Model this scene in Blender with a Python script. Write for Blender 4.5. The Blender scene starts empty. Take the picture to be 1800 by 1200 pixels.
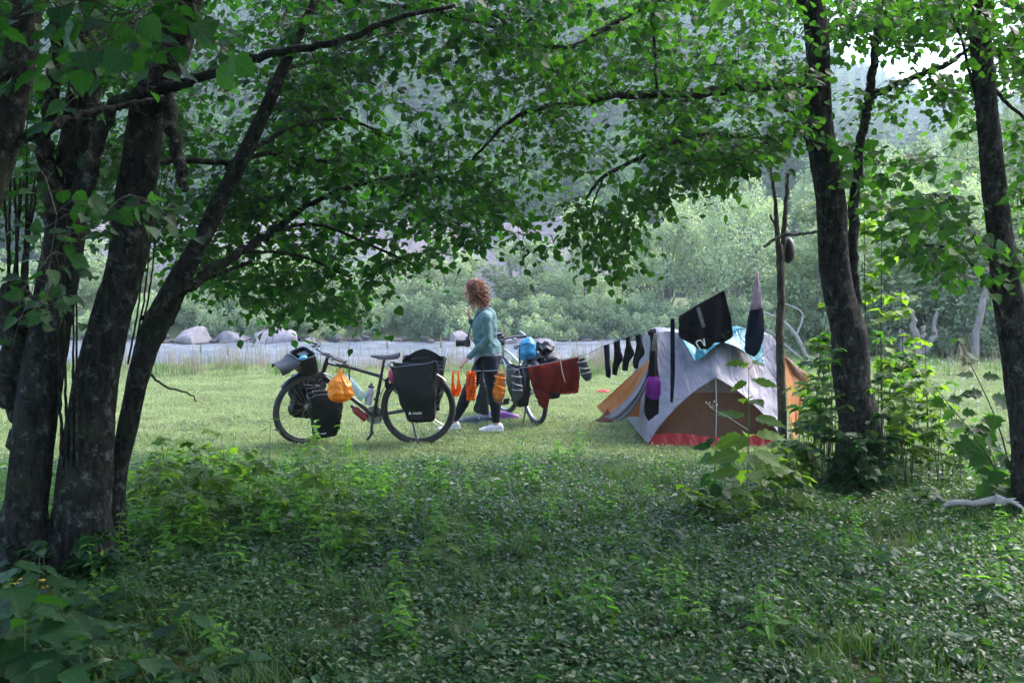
import bpy, math, random, mathutils.noise
import numpy as np
from mathutils import Vector, Matrix, Quaternion
random.seed(7)
RS = np.random.RandomState(7)
sc = bpy.context.scene
COL = sc.collection
PI = math.pi

# ------------------------------------------------------------------ camera
CAM = Vector((0.0, 0.0, 1.48)); FPX = 1750.0
PITCH = math.atan(90.0 / FPX)
cd = bpy.data.cameras.new('camera'); cam = bpy.data.objects.new('camera', cd); COL.objects.link(cam)
cam.location = CAM; cam.rotation_euler = (PI / 2 - PITCH, 0, 0)
cd.sensor_width = 36; cd.lens = 35; cd.clip_start = 0.05; cd.clip_end = 6000
cd.dof.use_dof = True; cd.dof.focus_distance = 9.6; cd.dof.aperture_fstop = 11
sc.camera = cam

# ------------------------------------------------------------------ sky and sun
SUN_EL, SUN_AZ = math.radians(46), math.radians(58)     # behind the right hand trees, above the ridge
w = bpy.data.worlds.new('World'); sc.world = w; w.use_nodes = True
nt = w.node_tree; nt.nodes.clear()
wo = nt.nodes.new('ShaderNodeOutputWorld'); bg = nt.nodes.new('ShaderNodeBackground'); sky = nt.nodes.new('ShaderNodeTexSky')
sky.sky_type = 'NISHITA'; sky.sun_disc = False; sky.sun_elevation = SUN_EL; sky.sun_rotation = SUN_AZ
sky.air_density = 1.0; sky.dust_density = 1.6; sky.ozone_density = 1.0
bg.inputs['Strength'].default_value = 0.15
tint = nt.nodes.new('ShaderNodeMix'); tint.data_type = 'RGBA'; tint.blend_type = 'MULTIPLY'; tint.inputs[0].default_value = 1; tint.inputs[7].default_value = (1.06, .99, 1.03, 1)
nt.links.new(sky.outputs[0], tint.inputs[6]); nt.links.new(tint.outputs[2], bg.inputs[0]); nt.links.new(bg.outputs[0], wo.inputs[0])
sd = bpy.data.lights.new('sun', 'SUN'); sun = bpy.data.objects.new('sun', sd); COL.objects.link(sun)
sd.energy = 1.5; sd.angle = math.radians(28); sd.color = (1.0, 0.93, 0.86)
sdir = Vector((math.sin(SUN_AZ) * math.cos(SUN_EL), math.cos(SUN_AZ) * math.cos(SUN_EL), math.sin(SUN_EL)))
sun.rotation_euler = sdir.to_track_quat('Z', 'Y').to_euler()
vs = sc.view_settings
vs.view_transform = 'Standard'; vs.look = 'None'; vs.gamma = 1.0; vs.use_curve_mapping = False
vs.exposure = 2.68
sc.render.engine = 'CYCLES'
cy = sc.cycles
cy.use_denoising = True; cy.max_bounces = 8; cy.diffuse_bounces = 4; cy.glossy_bounces = 2
cy.transmission_bounces = 6; cy.volume_bounces = 2; cy.transparent_max_bounces = 8
cy.caustics_reflective = False; cy.caustics_refractive = False; cy.sample_clamp_indirect = 6.0

# ------------------------------------------------------------------ helpers
SP, CP = math.sin(PITCH), math.cos(PITCH)
def ray(px, py):
    a = (px - 900) / FPX; b = (600 - py) / FPX
    return Vector((a, CP + b * SP, -SP + b * CP))
def at(px, py, Y):                       # where the line of sight through a pixel reaches distance Y
    d = ray(px, py); return CAM + d * (Y / d.y)
def sstep(a, b, x):
    t = np.clip((np.asarray(x, float) - a) / (b - a), 0, 1); return t * t * (3 - 2 * t)
def wob(x, y, s=1.0):
    return (np.sin(x * 1.3 * s + 1.7 * np.sin(y * .9 * s)) + np.sin(y * 1.7 * s + 2.1 + 1.3 * np.sin(x * 1.1 * s + 4)) + .5 * np.sin(x * 3.1 * s + y * 2.3 * s)) / 2.5
def bank_y(x):
    return 19.7 + .45 * np.sin(x * .37) + .2 * np.sin(x * 1.3 + 1) + 11 * sstep(5.2, 8.5, x)
def hgt(x, y):
    x = np.asarray(x, float); y = np.asarray(y, float)
    z = .035 * wob(x, y, .8) * sstep(2, 12, np.hypot(x - 0, y - 9) ) + .012 * wob(x, y, 4)
    z = z - 1.0 * sstep(-.1, 1.5, y - bank_y(x)) * (1 - sstep(35.6, 38.5, y)) + .35 * sstep(36, 40, y) + .5 * sstep(40, 70, y)
    return z
def hz(x, y): return float(hgt(x, y))
def gnd(px, py):                         # ground point under a pixel
    d = ray(px, py); t = -CAM.z / d.z
    p = CAM + d * t
    return Vector((p.x, p.y, hz(p.x, p.y)))
def tag(o, label=None, cat=None, group=None, kind=None):
    if label: o['label'] = label
    if cat: o['category'] = cat
    if group: o['group'] = group
    if kind: o['kind'] = kind
    return o
def empty(name, loc=(0, 0, 0), rz=0, parent=None):
    o = bpy.data.objects.new(name, None); COL.objects.link(o); o.location = loc; o.rotation_euler = (0, 0, rz)
    o.empty_display_size = .1
    if parent: o.parent = parent
    return o
def copy_tree(o, parent=None):
    c = o.copy(); COL.objects.link(c); c.parent = parent
    for ch in list(o.children): copy_tree(ch, c)
    return c
def link(name, me, mat=None, parent=None, mw=None):
    o = bpy.data.objects.new(name, me); COL.objects.link(o)
    if mat is not None and len(me.materials) == 0: me.materials.append(mat)
    if parent: o.parent = parent
    if mw is not None: o.matrix_local = mw
    return o
def npmesh(name, V, F, attrs=None, smooth=False):
    V = np.asarray(V, np.float32); F = np.asarray(F, np.int32)
    me = bpy.data.meshes.new(name); k = F.shape[1]
    me.vertices.add(len(V)); me.vertices.foreach_set('co', V.ravel())
    me.loops.add(F.size); me.loops.foreach_set('vertex_index', F.ravel())
    me.polygons.add(len(F)); me.polygons.foreach_set('loop_start', np.arange(0, F.size, k, dtype=np.int32))
    me.polygons.foreach_set('use_smooth', np.full(len(F), smooth))
    for nm, val in (attrs or {}).items():
        a = me.attributes.new(nm, 'FLOAT', 'POINT'); a.data.foreach_set('value', np.asarray(val, np.float32))
    me.update(calc_edges=True); me.validate()
    return me

class MB:
    """collects shapes, then links them as one mesh object"""
    def __init__(s): s.v = []; s.f = []
    def add(s, V, F, M=None):
        n = len(s.v)
        for p in V:
            p = Vector(p)
            s.v.append(tuple(M @ p) if M is not None else tuple(p))
        s.f += [tuple(i + n for i in f) for f in F]
        return s
    def box(s, c, size, M=None, bev=0.0, taper=1.0):
        x, y, z = (q / 2 for q in size); b = min(bev, x * .9, y * .9, z * .9)
        V = []; F = []
        if b <= 0:
            for zz in (-z, z):
                k = taper if zz > 0 else 1
                for sx, sy in ((-1, -1), (1, -1), (1, 1), (-1, 1)): V.append((c[0] + sx * x * k, c[1] + sy * y * k, c[2] + zz))
            F = [(3, 2, 1, 0), (4, 5, 6, 7), (0, 1, 5, 4), (1, 2, 6, 5), (2, 3, 7, 6), (3, 0, 4, 7)]
        else:
            for zz, xx, yy in ((-z, x - b, y - b), (-z + b, x, y), (z - b, x * taper, y * taper), (z, x * taper - b, y * taper - b)):
                ring = [(-xx, -yy + b), (-xx + b, -yy), (xx - b, -yy), (xx, -yy + b), (xx, yy - b), (xx - b, yy), (-xx + b, yy), (-xx, yy - b)]
                for q in ring: V.append((c[0] + q[0], c[1] + q[1], c[2] + zz))
            F = [tuple(range(7, -1, -1)), tuple(range(24, 32))]
            for r in range(3):
                for i in range(8): j = (i + 1) % 8; F.append((r * 8 + i, r * 8 + j, r * 8 + 8 + j, r * 8 + 8 + i))
        return s.add(V, F, M)
    def tube(s, pts, r, n=8, M=None, closed=False, flat=1.0, cap=True):
        pts = [Vector(p) for p in pts]; m = len(pts)
        rr = list(r) if hasattr(r, '__len__') else [r] * m
        V = []; F = []; up = None
        for i, p in enumerate(pts):
            if closed: t = pts[(i + 1) % m] - pts[i - 1]
            else: t = pts[min(i + 1, m - 1)] - pts[max(i - 1, 0)]
            if t.length < 1e-9: t = Vector((0, 0, 1))
            t.normalize()
            if up is None: up = Vector((0, 0, 1)) if abs(t.z) < .9 else Vector((0, 1, 0))
            a = t.cross(up); a.normalize(); b = a.cross(t); b.normalize(); up = b
            for k in range(n):
                th = 2 * PI * k / n; V.append(p + a * (math.cos(th) * rr[i]) + b * (math.sin(th) * rr[i] * flat))
        for i in range(m if closed else m - 1):
            for k in range(n):
                j = (k + 1) % n; i2 = (i + 1) % m
                F.append((i * n + k, i * n + j, i2 * n + j, i2 * n + k))
        if not closed and cap: F.append(tuple(range(n - 1, -1, -1))); F.append(tuple((m - 1) * n + k for k in range(n)))
        return s.add(V, F, M)
    def ball(s, c, rad, n=12, m=8, M=None):
        rx, ry, rz_ = rad if hasattr(rad, '__len__') else (rad,) * 3
        V = [(c[0], c[1], c[2] + rz_)]; F = []
        for i in range(1, m):
            a = PI * i / m
            for k in range(n): b = 2 * PI * k / n; V.append((c[0] + rx * math.sin(a) * math.cos(b), c[1] + ry * math.sin(a) * math.sin(b), c[2] + rz_ * math.cos(a)))
        V.append((c[0], c[1], c[2] - rz_))
        for k in range(n): F.append((0, 1 + k, 1 + (k + 1) % n))
        for i in range(m - 2):
            for k in range(n): j = (k + 1) % n; F.append((1 + i * n + k, 1 + (i + 1) * n + k, 1 + (i + 1) * n + j, 1 + i * n + j))
        o = 1 + (m - 2) * n
        for k in range(n): F.append((len(V) - 1, o + (k + 1) % n, o + k))
        return s.add(V, F, M)
    def lathe(s, prof, n=16, M=None):       # (radius, z) round the local z axis
        V = []; F = []
        for r, z in prof:
            for k in range(n): b = 2 * PI * k / n; V.append((r * math.cos(b), r * math.sin(b), z))
        for i in range(len(prof) - 1):
            for k in range(n): j = (k + 1) % n; F.append((i * n + k, i * n + j, (i + 1) * n + j, (i + 1) * n + k))
        F.append(tuple(range(n - 1, -1, -1))); F.append(tuple((len(prof) - 1) * n + k for k in range(n)))
        return s.add(V, F, M)
    def grid(s, fn, nu, nv, thick=0.0, M=None):   # fn(u, v) -> point
        P_ = [[Vector(fn(i / nu, j / nv)) for i in range(nu + 1)] for j in range(nv + 1)]
        V = [p for r in P_ for p in r]; W = nu + 1
        F = [(j * W + i, j * W + i + 1, (j + 1) * W + i + 1, (j + 1) * W + i) for j in range(nv) for i in range(nu)]
        if thick:
            N = len(V); V2 = []
            for j in range(nv + 1):
                for i in range(nu + 1):
                    du = P_[j][min(i + 1, nu)] - P_[j][max(i - 1, 0)]; dv = P_[min(j + 1, nv)][i] - P_[max(j - 1, 0)][i]
                    n = du.cross(dv); n = n.normalized() if n.length > 1e-12 else Vector((0, 0, 1))
                    V2.append(P_[j][i] + n * thick)
            V += V2
            F += [tuple(N + q for q in reversed(f)) for f in F]
            edge = [j * W for j in range(nv + 1)] + [nv * W + i for i in range(1, W)] + [j * W + nu for j in range(nv - 1, -1, -1)] + [i for i in range(nu - 1, 0, -1)]
            for a, b in zip(edge, edge[1:] + edge[:1]): F.append((a, b, b + N, a + N))
        return s.add(V, F, M)
    def build(s, name, mat, parent=None, smooth=True, mw=None, ang=40):
        me = bpy.data.meshes.new(name); me.from_pydata(s.v, [], s.f); me.update()
        if smooth:
            me.polygons.foreach_set('use_smooth', [True] * len(me.polygons))
            try: me.set_sharp_from_angle(angle=math.radians(ang))
            except Exception: pass
        return link(name, me, mat, parent, mw)

def tubes_np(polys, noise=0.0):
    """many tubes in one numpy mesh: polys = [(pts (k,3), radii (k,), sides)]"""
    Vs = []; Fs = []; off = 0
    for pts, rad, n in polys:
        pts = np.asarray(pts, float); rad = np.asarray(rad, float); k = len(pts)
        t = np.gradient(pts, axis=0); t /= np.linalg.norm(t, axis=1)[:, None] + 1e-12
        ref = np.array([0.13, 1.0, 0.07]) if abs(t[0][1]) < .9 else np.array([1.0, 0, 0.1])
        a = np.cross(t, ref); a /= np.linalg.norm(a, axis=1)[:, None]; b = np.cross(a, t)
        th = np.arange(n) * 2 * PI / n
        r = rad[:, None]
        if noise and n > 8:
            ii = np.arange(k)[:, None]
            r = r * (1 + noise * (np.sin(3 * th[None] + ii * .31 + off) + .6 * np.sin(5 * th[None] - ii * .45 + 1) + .4 * np.sin(9 * th[None] + ii * 1.3)))
        ring = pts[:, None, :] + a[:, None, :] * (np.cos(th)[None, :] * r)[..., None] + b[:, None, :] * (np.sin(th)[None, :] * r)[..., None]
        Vs.append(ring.reshape(-1, 3))
        i = np.arange(k - 1)[:, None] * n; c = np.arange(n)[None, :]; c2 = (c + 1) % n
        Fs.append(np.stack([i + c, i + c2, i + n + c2, i + n + c], -1).reshape(-1, 4) + off)
        off += k * n
    return np.concatenate(Vs), np.concatenate(Fs)
def spline(pts, m):
    """Catmull-Rom resample of rows of any width"""
    p = np.asarray(pts, float); p = np.vstack([2 * p[0] - p[1], p, 2 * p[-1] - p[-2]]); out = []
    segs = len(p) - 3
    for q in np.linspace(0, segs - 1e-6, m):
        i = int(q); t = q - i; a, b, c, d = p[i], p[i + 1], p[i + 2], p[i + 3]
        out.append(.5 * ((2 * b) + (c - a) * t + (2 * a - 5 * b + 4 * c - d) * t * t + (3 * b - a - 3 * c + d) * t ** 3))
    return np.array(out)

# ------------------------------------------------------------------ materials
def mk(name):
    m = bpy.data.materials.new(name); m.use_nodes = True; t = m.node_tree
    return m, t, t.nodes['Principled BSDF'], t.nodes['Material Output']
def N(t, typ, **kw):
    n = t.nodes.new(typ)
    for k, v in kw.items():
        if k in n.inputs: n.inputs[k].default_value = v
        else: setattr(n, k, v)
    return n
def mixc(t, fac, a, b):
    n = t.nodes.new('ShaderNodeMix'); n.data_type = 'RGBA'
    for s_, v in ((0, fac), (6, a), (7, b)):
        if hasattr(v, 'is_linked') or hasattr(v, 'links'): t.links.new(v, n.inputs[s_])
        else: n.inputs[s_].default_value = v if s_ == 0 else (*v, 1)
    return n.outputs[2]
def noise(t, scale, detail=4, vec=None, rough=.6):
    n = N(t, 'ShaderNodeTexNoise', Scale=scale, Detail=detail, Roughness=rough)
    if vec is None:
        tc = t.nodes.new('ShaderNodeTexCoord'); vec = tc.outputs['Object']
    t.links.new(vec, n.inputs['Vector']); return n.outputs['Fac']
def ramp(t, fac, a, b):
    r = N(t, 'ShaderNodeMapRange'); r.inputs[1].default_value = a; r.inputs[2].default_value = b; r.clamp = True
    t.links.new(fac, r.inputs[0]); return r.outputs[0]
def bump(t, b, h, strength=.4, dist=.01):
    n = N(t, 'ShaderNodeBump', Strength=strength, Distance=dist); t.links.new(h, n.inputs['Height']); t.links.new(n.outputs[0], b.inputs['Normal'])
def plain(name, c, rough=.6, metal=0.0, var=.25, scale=14, bmp=0.0, spec=.5, trans=0.0):
    m, t, b, o = mk(name)
    f = noise(t, scale); c2 = tuple(max(0, q * (1 - var)) for q in c); c1 = tuple(min(1, q * (1 + var * .5)) for q in c)
    col = mixc(t, ramp(t, f, .3, .7), c2, c1)
    t.links.new(col, b.inputs['Base Color']); b.inputs['Roughness'].default_value = rough; b.inputs['Metallic'].default_value = metal
    b.inputs['Specular IOR Level'].default_value = spec
    if bmp: bump(t, b, noise(t, scale * 5), bmp, .004)
    if trans:
        tr = N(t, 'ShaderNodeBsdfTranslucent'); t.links.new(col, tr.inputs['Color']); mx = N(t, 'ShaderNodeMixShader'); mx.inputs[0].default_value = trans
        t.links.new(b.outputs[0], mx.inputs[1]); t.links.new(tr.outputs[0], mx.inputs[2]); t.links.new(mx.outputs[0], o.inputs['Surface'])
    return m
def leafmat(name, dark, light, trans=.42, tcol=None, rough=.5, spec=.22, perobj=False):
    m, t, b, o = mk(name)
    if perobj:
        oi = t.nodes.new('ShaderNodeObjectInfo'); at_ = t.nodes.new('ShaderNodeAttribute'); at_.attribute_name = 'rnd'
        ad = N(t, 'ShaderNodeMath', operation='ADD'); t.links.new(oi.outputs['Random'], ad.inputs[0]); t.links.new(at_.outputs['Fac'], ad.inputs[1])
        hf = N(t, 'ShaderNodeMath', operation='MULTIPLY'); t.links.new(ad.outputs[0], hf.inputs[0]); hf.inputs[1].default_value = .5; fac = hf.outputs[0]
        gp = t.nodes.new('ShaderNodeNewGeometry'); nz = N(t, 'ShaderNodeTexNoise', Scale=.55, Detail=3)
        t.links.new(gp.outputs['Position'], nz.inputs['Vector'])
        ad2 = N(t, 'ShaderNodeMath', operation='MULTIPLY_ADD'); t.links.new(ramp(t, nz.outputs['Fac'], .35, .65), ad2.inputs[0]); ad2.inputs[1].default_value = .5
        sc2 = N(t, 'ShaderNodeMath', operation='MULTIPLY'); t.links.new(fac, sc2.inputs[0]); sc2.inputs[1].default_value = .6
        t.links.new(sc2.outputs[0], ad2.inputs[2]); fac = ad2.outputs[0]
    else:
        at_ = t.nodes.new('ShaderNodeAttribute'); at_.attribute_name = 'rnd'; fac = at_.outputs['Fac']
    col = mixc(t, fac, dark, light)
    au = t.nodes.new('ShaderNodeAttribute'); au.attribute_name = 'lu'; av = t.nodes.new('ShaderNodeAttribute'); av.attribute_name = 'lv'
    def mth(op, *a):
        n = t.nodes.new('ShaderNodeMath'); n.operation = op
        for i_, v_ in enumerate(a):
            if isinstance(v_, (int, float)): n.inputs[i_].default_value = v_
            else: t.links.new(v_, n.inputs[i_])
        return n.outputs[0]
    ab = mth('ABSOLUTE', av.outputs['Fac']); side = mth('PINGPONG', mth('MULTIPLY', mth('SUBTRACT', au.outputs['Fac'], mth('MULTIPLY', ab, .85)), 7.0), 1.0)
    vein = mth('MAXIMUM', ramp(t, side, .16, .0), ramp(t, ab, .035, .01)); quilt = mth('SINE', mth('MULTIPLY', side, 3.1))
    n_ = N(t, 'ShaderNodeMath', operation='MULTIPLY'); t.links.new(vein, n_.inputs[0]); n_.inputs[1].default_value = .22
    col = mixc(t, n_.outputs[0], col, tuple(min(1, q * 1.5 + .03) for q in light))
    bump(t, b, quilt, .12, .004)
    t.links.new(col, b.inputs['Base Color']); b.inputs['Roughness'].default_value = rough; b.inputs['Specular IOR Level'].default_value = spec
    tr = N(t, 'ShaderNodeBsdfTranslucent')
    tc = tcol or (2.4, 2.9, .6)
    mul = t.nodes.new('ShaderNodeMix'); mul.data_type = 'RGBA'; mul.blend_type = 'MULTIPLY'; mul.inputs[0].default_value = 1; mul.inputs[7].default_value = (*tc, 1)
    t.links.new(col, mul.inputs[6]); t.links.new(mul.outputs[2], tr.inputs['Color'])
    mx = N(t, 'ShaderNodeMixShader'); mx.inputs[0].default_value = trans
    t.links.new(b.outputs[0], mx.inputs[1]); t.links.new(tr.outputs[0], mx.inputs[2]); t.links.new(mx.outputs[0], o.inputs['Surface'])
    return m
M = {}
M['leaf_left'] = leafmat('leaf_left', (.007, .030, .012), (.021, .074, .021), trans=.42)  # darker than leaf_mid: backlit shade of the left crowns put into the colour
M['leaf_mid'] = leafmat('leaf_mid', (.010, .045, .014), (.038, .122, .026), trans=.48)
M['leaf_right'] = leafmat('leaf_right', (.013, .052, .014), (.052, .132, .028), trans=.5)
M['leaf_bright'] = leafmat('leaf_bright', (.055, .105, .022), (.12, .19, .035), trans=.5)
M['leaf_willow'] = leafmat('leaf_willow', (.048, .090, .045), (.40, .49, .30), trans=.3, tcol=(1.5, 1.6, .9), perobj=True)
M['leaf_hill'] = leafmat('leaf_hill', (.022, .062, .028), (.085, .155, .055), trans=.25, perobj=True)
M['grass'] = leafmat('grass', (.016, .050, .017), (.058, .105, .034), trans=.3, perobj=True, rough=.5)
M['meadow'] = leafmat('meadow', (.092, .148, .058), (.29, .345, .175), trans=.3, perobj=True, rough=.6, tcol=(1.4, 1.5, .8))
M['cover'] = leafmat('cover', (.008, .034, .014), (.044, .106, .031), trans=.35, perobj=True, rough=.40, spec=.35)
M['herb'] = leafmat('herb', (.032, .110, .020), (.12, .24, .038), trans=.45, perobj=True)
M['dry'] = leafmat('dry', (.12, .12, .07), (.27, .22, .16), trans=.2, perobj=True, rough=.8, tcol=(1.2, 1.1, .8))

def bark(name, c1, c2, lichen=.35, moss=.3):
    m, t, b, o = mk(name)
    tc = t.nodes.new('ShaderNodeTexCoord'); mp = N(t, 'ShaderNodeMapping'); mp.inputs['Scale'].default_value = (1, 1, .35)
    t.links.new(tc.outputs['Object'], mp.inputs['Vector'])
    f = noise(t, 30, 8, mp.outputs[0], .7); big = noise(t, 4.5, 5, tc.outputs['Object']); mid = noise(t, 16, 6, tc.outputs['Object'], .75)
    col = mixc(t, ramp(t, f, .42, .60), c1, c2)
    col = mixc(t, ramp(t, big, .52, .66), col, (.028, .040, .018)) if moss else col
    n3 = N(t, 'ShaderNodeMath', operation='MULTIPLY'); t.links.new(ramp(t, mid, .54, .66), n3.inputs[0]); n3.inputs[1].default_value = lichen
    col = mixc(t, n3.outputs[0], col, (.20, .21, .19))
    t.links.new(col, b.inputs['Base Color']); b.inputs['Roughness'].default_value = .9; b.inputs['Specular IOR Level'].default_value = .15
    ad = N(t, 'ShaderNodeMath', operation='ADD'); t.links.new(f, ad.inputs[0]); t.links.new(mid, ad.inputs[1])
    bump(t, b, ad.outputs[0], 1.0, .035)
    return m
M['bark'] = bark('bark', (.006, .007, .006), (.030, .030, .026), lichen=.5)
M['bark2'] = bark('bark2', (.011, .010, .010), (.055, .050, .046), lichen=.6, moss=0)
M['twig'] = plain('twig', (.035, .028, .020), .85)
M['dead'] = bark('deadwood', (.10, .085, .07), (.22, .19, .16), lichen=.3, moss=0)
M['paledead'] = plain('paledead', (.19, .165, .15), .85, scale=9, bmp=.4)

def ground_mat():
    m, t, b, o = mk('ground'); g = t.nodes.new('ShaderNodeNewGeometry'); pos = g.outputs['Position']
    a = noise(t, 1.1, 6, pos); c = noise(t, 26, 6, pos, .8); d = noise(t, 7, 5, pos)
    grass = mixc(t, ramp(t, c, .35, .7), (.045, .06, .022), (.13, .15, .065))
    soil = mixc(t, ramp(t, c, .3, .7), (.018, .014, .010), (.052, .041, .030))
    sx = t.nodes.new('ShaderNodeSeparateXYZ'); t.links.new(pos, sx.inputs[0])
    far = ramp(t, sx.outputs['Y'], 7.0, 10.0)
    mx = N(t, 'ShaderNodeMath', operation='ADD'); t.links.new(far, mx.inputs[0]); t.links.new(ramp(t, d, .75, .45), mx.inputs[1]); mx.use_clamp = True
    t.links.new(mixc(t, mx.outputs[0], soil, grass), b.inputs['Base Color']); b.inputs['Roughness'].default_value = .95; b.inputs['Specular IOR Level'].default_value = .1
    bump(t, b, c, .8, .03); return m
M['ground'] = ground_mat()
def water_mat():
    m, t, b, o = mk('water'); tc = t.nodes.new('ShaderNodeNewGeometry'); mp = N(t, 'ShaderNodeMapping'); mp.inputs['Scale'].default_value = (.35, 1, 1)
    t.links.new(tc.outputs['Position'], mp.inputs['Vector'])
    a = noise(t, 2.2, 8, mp.outputs[0], .7); c = noise(t, .6, 4, mp.outputs[0])
    ad = N(t, 'ShaderNodeMath', operation='MULTIPLY_ADD'); t.links.new(c, ad.inputs[0]); ad.inputs[1].default_value = .5; t.links.new(a, ad.inputs[2])
    foam = ramp(t, ad.outputs[0], .74, 1.05)
    t.links.new(mixc(t, foam, (.080, .097, .115), (.26, .265, .29)), b.inputs['Base Color'])
    rr = N(t, 'ShaderNodeMath', operation='MULTIPLY_ADD'); t.links.new(foam, rr.inputs[0]); rr.inputs[1].default_value = .5; rr.inputs[2].default_value = .30; t.links.new(rr.outputs[0], b.inputs['Roughness'])
    b.inputs['IOR'].default_value = 1.33; bump(t, b, a, .7, .12); return m
M['water'] = water_mat()
def rock_mat():
    m, t, b, o = mk('rock'); a = noise(t, 2.5, 8, None, .7); c = noise(t, 14, 6, None, .7)
    t.links.new(mixc(t, ramp(t, a, .35, .65), (.15, .13, .135), (.27, .245, .25)), b.inputs['Base Color']); b.inputs['Roughness'].default_value = .85
    ad = N(t, 'ShaderNodeMath', operation='ADD'); t.links.new(a, ad.inputs[0]); t.links.new(c, ad.inputs[1]); bump(t, b, ad.outputs[0], .8, .06); return m
M['rock'] = rock_mat()
# ------------------------------------------------------------------ the setting
xs = np.unique(np.concatenate([np.linspace(-13, 13, 105), np.linspace(-60, 60, 61), [-700, -500, -250, -120, 120, 250, 500, 700]]))
ys = np.unique(np.concatenate([np.linspace(-10, 18, 85), np.linspace(18, 42, 97), np.linspace(42, 90, 25), [-400, -150, -60, -25, 150, 300, 600, 800]]))
X, Y = np.meshgrid(xs, ys); Z = hgt(X, Y)
W = len(xs); i = np.arange(len(ys) - 1)[:, None] * W; c = np.arange(W - 1)[None]
F = np.stack([i + c, i + c + 1, i + W + c + 1, i + W + c], -1).reshape(-1, 4)
tag(link('ground', npmesh('ground', np.stack([X, Y, Z], -1).reshape(-1, 3), F, smooth=True), M['ground']), 'grassy meadow and river banks', kind='structure')

xs = np.concatenate([np.linspace(-200, -34, 20), np.linspace(-33, 33, 260), np.linspace(34, 200, 20)]); ys = np.linspace(19.2, 39.5, 110)
X, Y = np.meshgrid(xs, ys)
Z = -.42 + .030 * np.sin(Y * 3.1 + 2.0 * np.sin(X * .7) + X * .4) + .028 * np.sin(X * 2.2 + 1.4 * np.sin(Y * 1.9)) + .02 * np.sin(X * 5.1 + Y * 3.7) + .05 * wob(X, Y, .5)
W = len(xs); i = np.arange(len(ys) - 1)[:, None] * W; c = np.arange(W - 1)[None]
F = np.stack([i + c, i + c + 1, i + W + c + 1, i + W + c], -1).reshape(-1, 4)
tag(link('river_water', npmesh('river_water', np.stack([X, Y, Z], -1).reshape(-1, 3), F, smooth=True), M['water']), 'pale rushing river water', kind='structure')

def ridge(t):      # ridge height by direction from the meadow
    return np.interp(t, [-3, -.8, -.5, -.2, .1, .25, .33, .42, .55, .8, 3], [150, 160, 165, 160, 150, 118, 88, 72, 80, 90, 90])
def hill(x, y):
    t = x / np.maximum(y, 1); zr = ridge(t); s_ = np.clip((y - 84) / 340, 0, None)
    return zr * np.where(s_ < 1, s_ ** 1.15, np.maximum(1 - (s_ - 1) * .6, .4)) + 3.5 * wob(x * .045, y * .045, 1) * np.clip(s_ * 4, 0, 1) + 1.2
xs = np.linspace(-690, 690, 120); ys = np.concatenate([np.linspace(86, 450, 70), np.linspace(470, 790, 8)])
X, Y = np.meshgrid(xs, ys); Z = hill(X, Y); Z[0] = -1
W = len(xs); i = np.arange(len(ys) - 1)[:, None] * W; c = np.arange(W - 1)[None]
F = np.stack([i + c, i + c + 1, i + W + c + 1, i + W + c], -1).reshape(-1, 4)
M['hillsoil'] = plain('hillsoil', (.055, .075, .035), .95, scale=.05)
tag(link('hillside', npmesh('hillside', np.stack([X, Y, Z], -1).reshape(-1, 3), F, smooth=True), M['hillsoil']), 'steep hillside across the river', kind='structure')
M['gravelbank'] = plain('gravelbank', (.20, .165, .16), .95, scale=.8, bmp=.5)
g = MB().grid(lambda u, v: (-34 + 42 * u, 76 + 5 * v + .8 * math.sin(u * 19), .6 + (6.6 + .35 * math.sin(u * 7)) * v ** .8 + .25 * math.sin(u * 40 + v * 9)), 60, 10)
g.grid(lambda u, v: (-34 + 42 * u, 81 + 6 * v + .8 * math.sin(u * 19), 7.2 + .35 * math.sin(u * 7) + .25 * math.sin(u * 40 + 9) * (1 - v)), 60, 3)
tag(g.build('gravel_slope', M['gravelbank']), 'bare pinkish gravel slope beyond the trees', kind='structure')

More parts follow.
